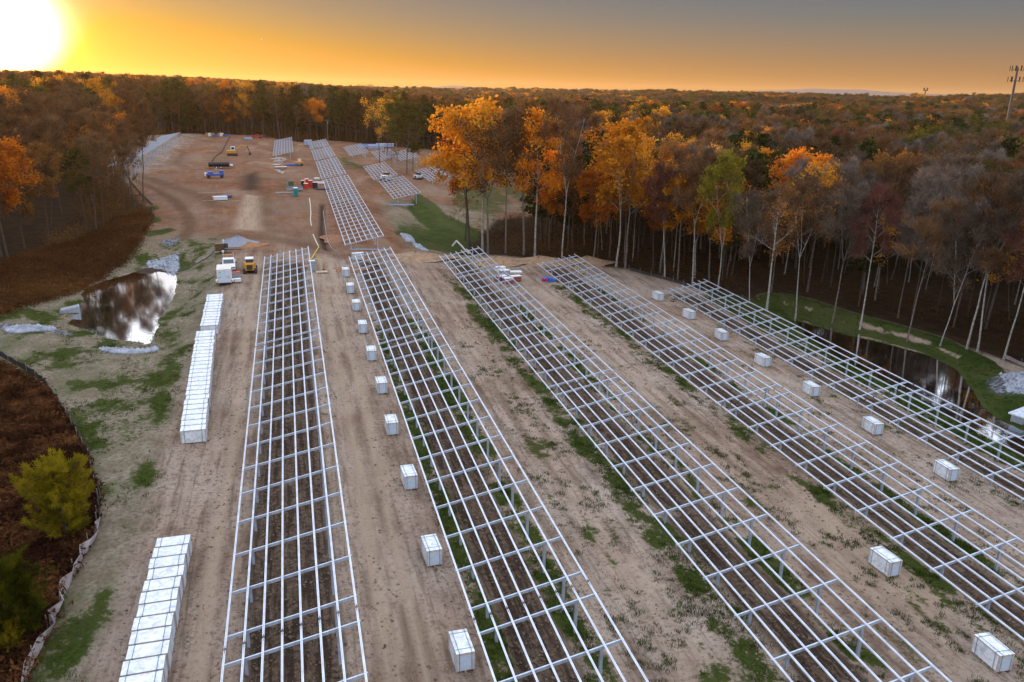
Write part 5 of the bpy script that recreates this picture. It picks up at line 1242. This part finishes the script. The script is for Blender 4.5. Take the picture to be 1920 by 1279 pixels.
# ------------------------------------------------------------------ utility line and towers
PW = mat('pole_wood', (.22, .16, .12), .9); WIRE = mat('wire', (.05, .05, .05), .5)
pole_pos = []
for px, py, lb in ((615, 268, 'wooden utility pole at the edge of the far woods behind the centre row'), (868, 310, 'wooden utility pole hidden behind the golden trees'), (352, 246, 'wooden utility pole in the far woods at the end of the left rack')):
    o = T('utility_pole', px, py, .15, lb, 'utility pole'); x, y, z = o.location; pole_pos.append((x, y, z))
    MB().tube([(0, 0, -.5), (0, 0, 10.8)], [.17, .11], 8).build('pole', PW, o); MB().box((0, 0, 10.1), (2.4, .12, .12)).build('crossarm', PW, o)
    for sx in (-1.05, 0, 1.05): MB().tube([(sx, 0, 10.15), (sx, 0, 10.4)], .06, 6).build('insulator', GREY, o)
    MB().tube([(.35, 0, 8.6), (.35, 0, 9.5)], .22, 10).build('transformer', GREY, o)
for (a_, b_, nm) in ((2, 0, 'left'), (0, 1, 'right')):
    for dz, lb in ((10.3, 'upper'), (8.2, 'lower')):
        P = []
        for k in range(17): u = k/16; P.append(tuple(pole_pos[a_][i]+(pole_pos[b_][i]-pole_pos[a_][i])*u for i in range(2))+(pole_pos[a_][2]*(1-u)+pole_pos[b_][2]*u+dz-4*u*(1-u)*1.3,))
        tag(MB().tube(P, .035, 4).build('power_cable', WIRE), f'{lb} sagging power cable {nm} of the centre utility pole', 'cable')
d = ray(1888, 232); k = 450/math.hypot(d[0], d[1]); tx_, ty_ = d[0]*k, d[1]*k; tz = float(zground(tx_, ty_))
o = thing('cell_tower', 'tall cell tower with two rings of antennas above the woods at right', 'tower', (tx_, ty_, tz))
Ht = 45.5-tz+1.5
MB().tube([(0, 0, 0), (0, 0, Ht)], [.85, .45], 14).build('mast', mat('tower_steel', (.10, .095, .095), .6, .1, .05, .3), o)
for hh_, n_, R_ in ((Ht-.8, 9, 2.9), (Ht-5.6, 6, 3.0)):
    q = MB()
    for k in range(3):
        a0 = k*2.094; a1 = a0+2.094; q.tube([(R_*.8*math.cos(a0), R_*.8*math.sin(a0), hh_-.4), (R_*.8*math.cos(a1), R_*.8*math.sin(a1), hh_-.4)], .09, 5); q.tube([(0, 0, hh_-.4), (R_*.8*math.cos(a0), R_*.8*math.sin(a0), hh_-.4)], .09, 5)
    q.build('antenna_platform', DK, o); am = MB().box((0, 0, 0), (.28, .5, 2.3)).mesh('antenna', BLK)
    for k in range(n_): a_ = k*6.283/n_+.2; inst('antenna', am, o, (R_*math.cos(a_), R_*math.sin(a_), hh_+.2), a_)
d = ray(1735, 172); k = 1500/math.hypot(d[0], d[1]); x, y = d[0]*k, d[1]*k; z = float(zground(x, y)); tp = CAMH+d[2]*k
o = thing('cell_tower', 'tiny faraway tower head on the wooded horizon left of the tall cell tower', 'tower', (x, y, z))
MB().tube([(0, 0, 0), (0, 0, tp-z+3)], .9, 8).build('mast', MATS['tower_steel'], o); MB().box((0, 0, tp-z+2), (9, 1, 1)).box((-3, 0, tp-z+4), (2, 1, 4)).box((3, 0, tp-z+4), (2, 1, 4)).build('antenna_platform', DK, o)
# small aircraft glint
d = ray(490.5, 73.5); k = 5200; o = thing('distant_aircraft', 'tiny bright aircraft in the yellow sky above the far woods', 'aircraft', (d[0]*k, d[1]*k, CAMH+d[2]*k), .3)
MB().tube([(0, -8, -5), (0, 0, 0), (0, 7, 6)], [.8, 2.6, .6], 10).build('fuselage', WHITE, o); MB().box((0, 0, 0), (9, 3, .6)).build('wing', WHITE, o)

# ------------------------------------------------------------------ haze
HAZE = 0.00006
if HAZE:
    bpy.ops.mesh.primitive_cube_add(size=1, location=(0, 3600, 30)); h_ = bpy.context.object; h_.name = 'haze'; h_.scale = (20000, 11500, 230)
    m = bpy.data.materials.new('haze_air'); m.use_nodes = True; t = m.node_tree; t.nodes.clear(); v = t.nodes.new('ShaderNodeVolumePrincipled'); oo = t.nodes.new('ShaderNodeOutputMaterial'); t.links.new(v.outputs[0], oo.inputs['Volume'])
    v.inputs['Color'].default_value = (1, .74, .42, 1); v.inputs['Density'].default_value = HAZE; v.inputs['Anisotropy'].default_value = .5
    h_.data.materials.clear(); h_.data.materials.append(m); tag(h_, kind='stuff', label='thin evening haze', cat='haze')
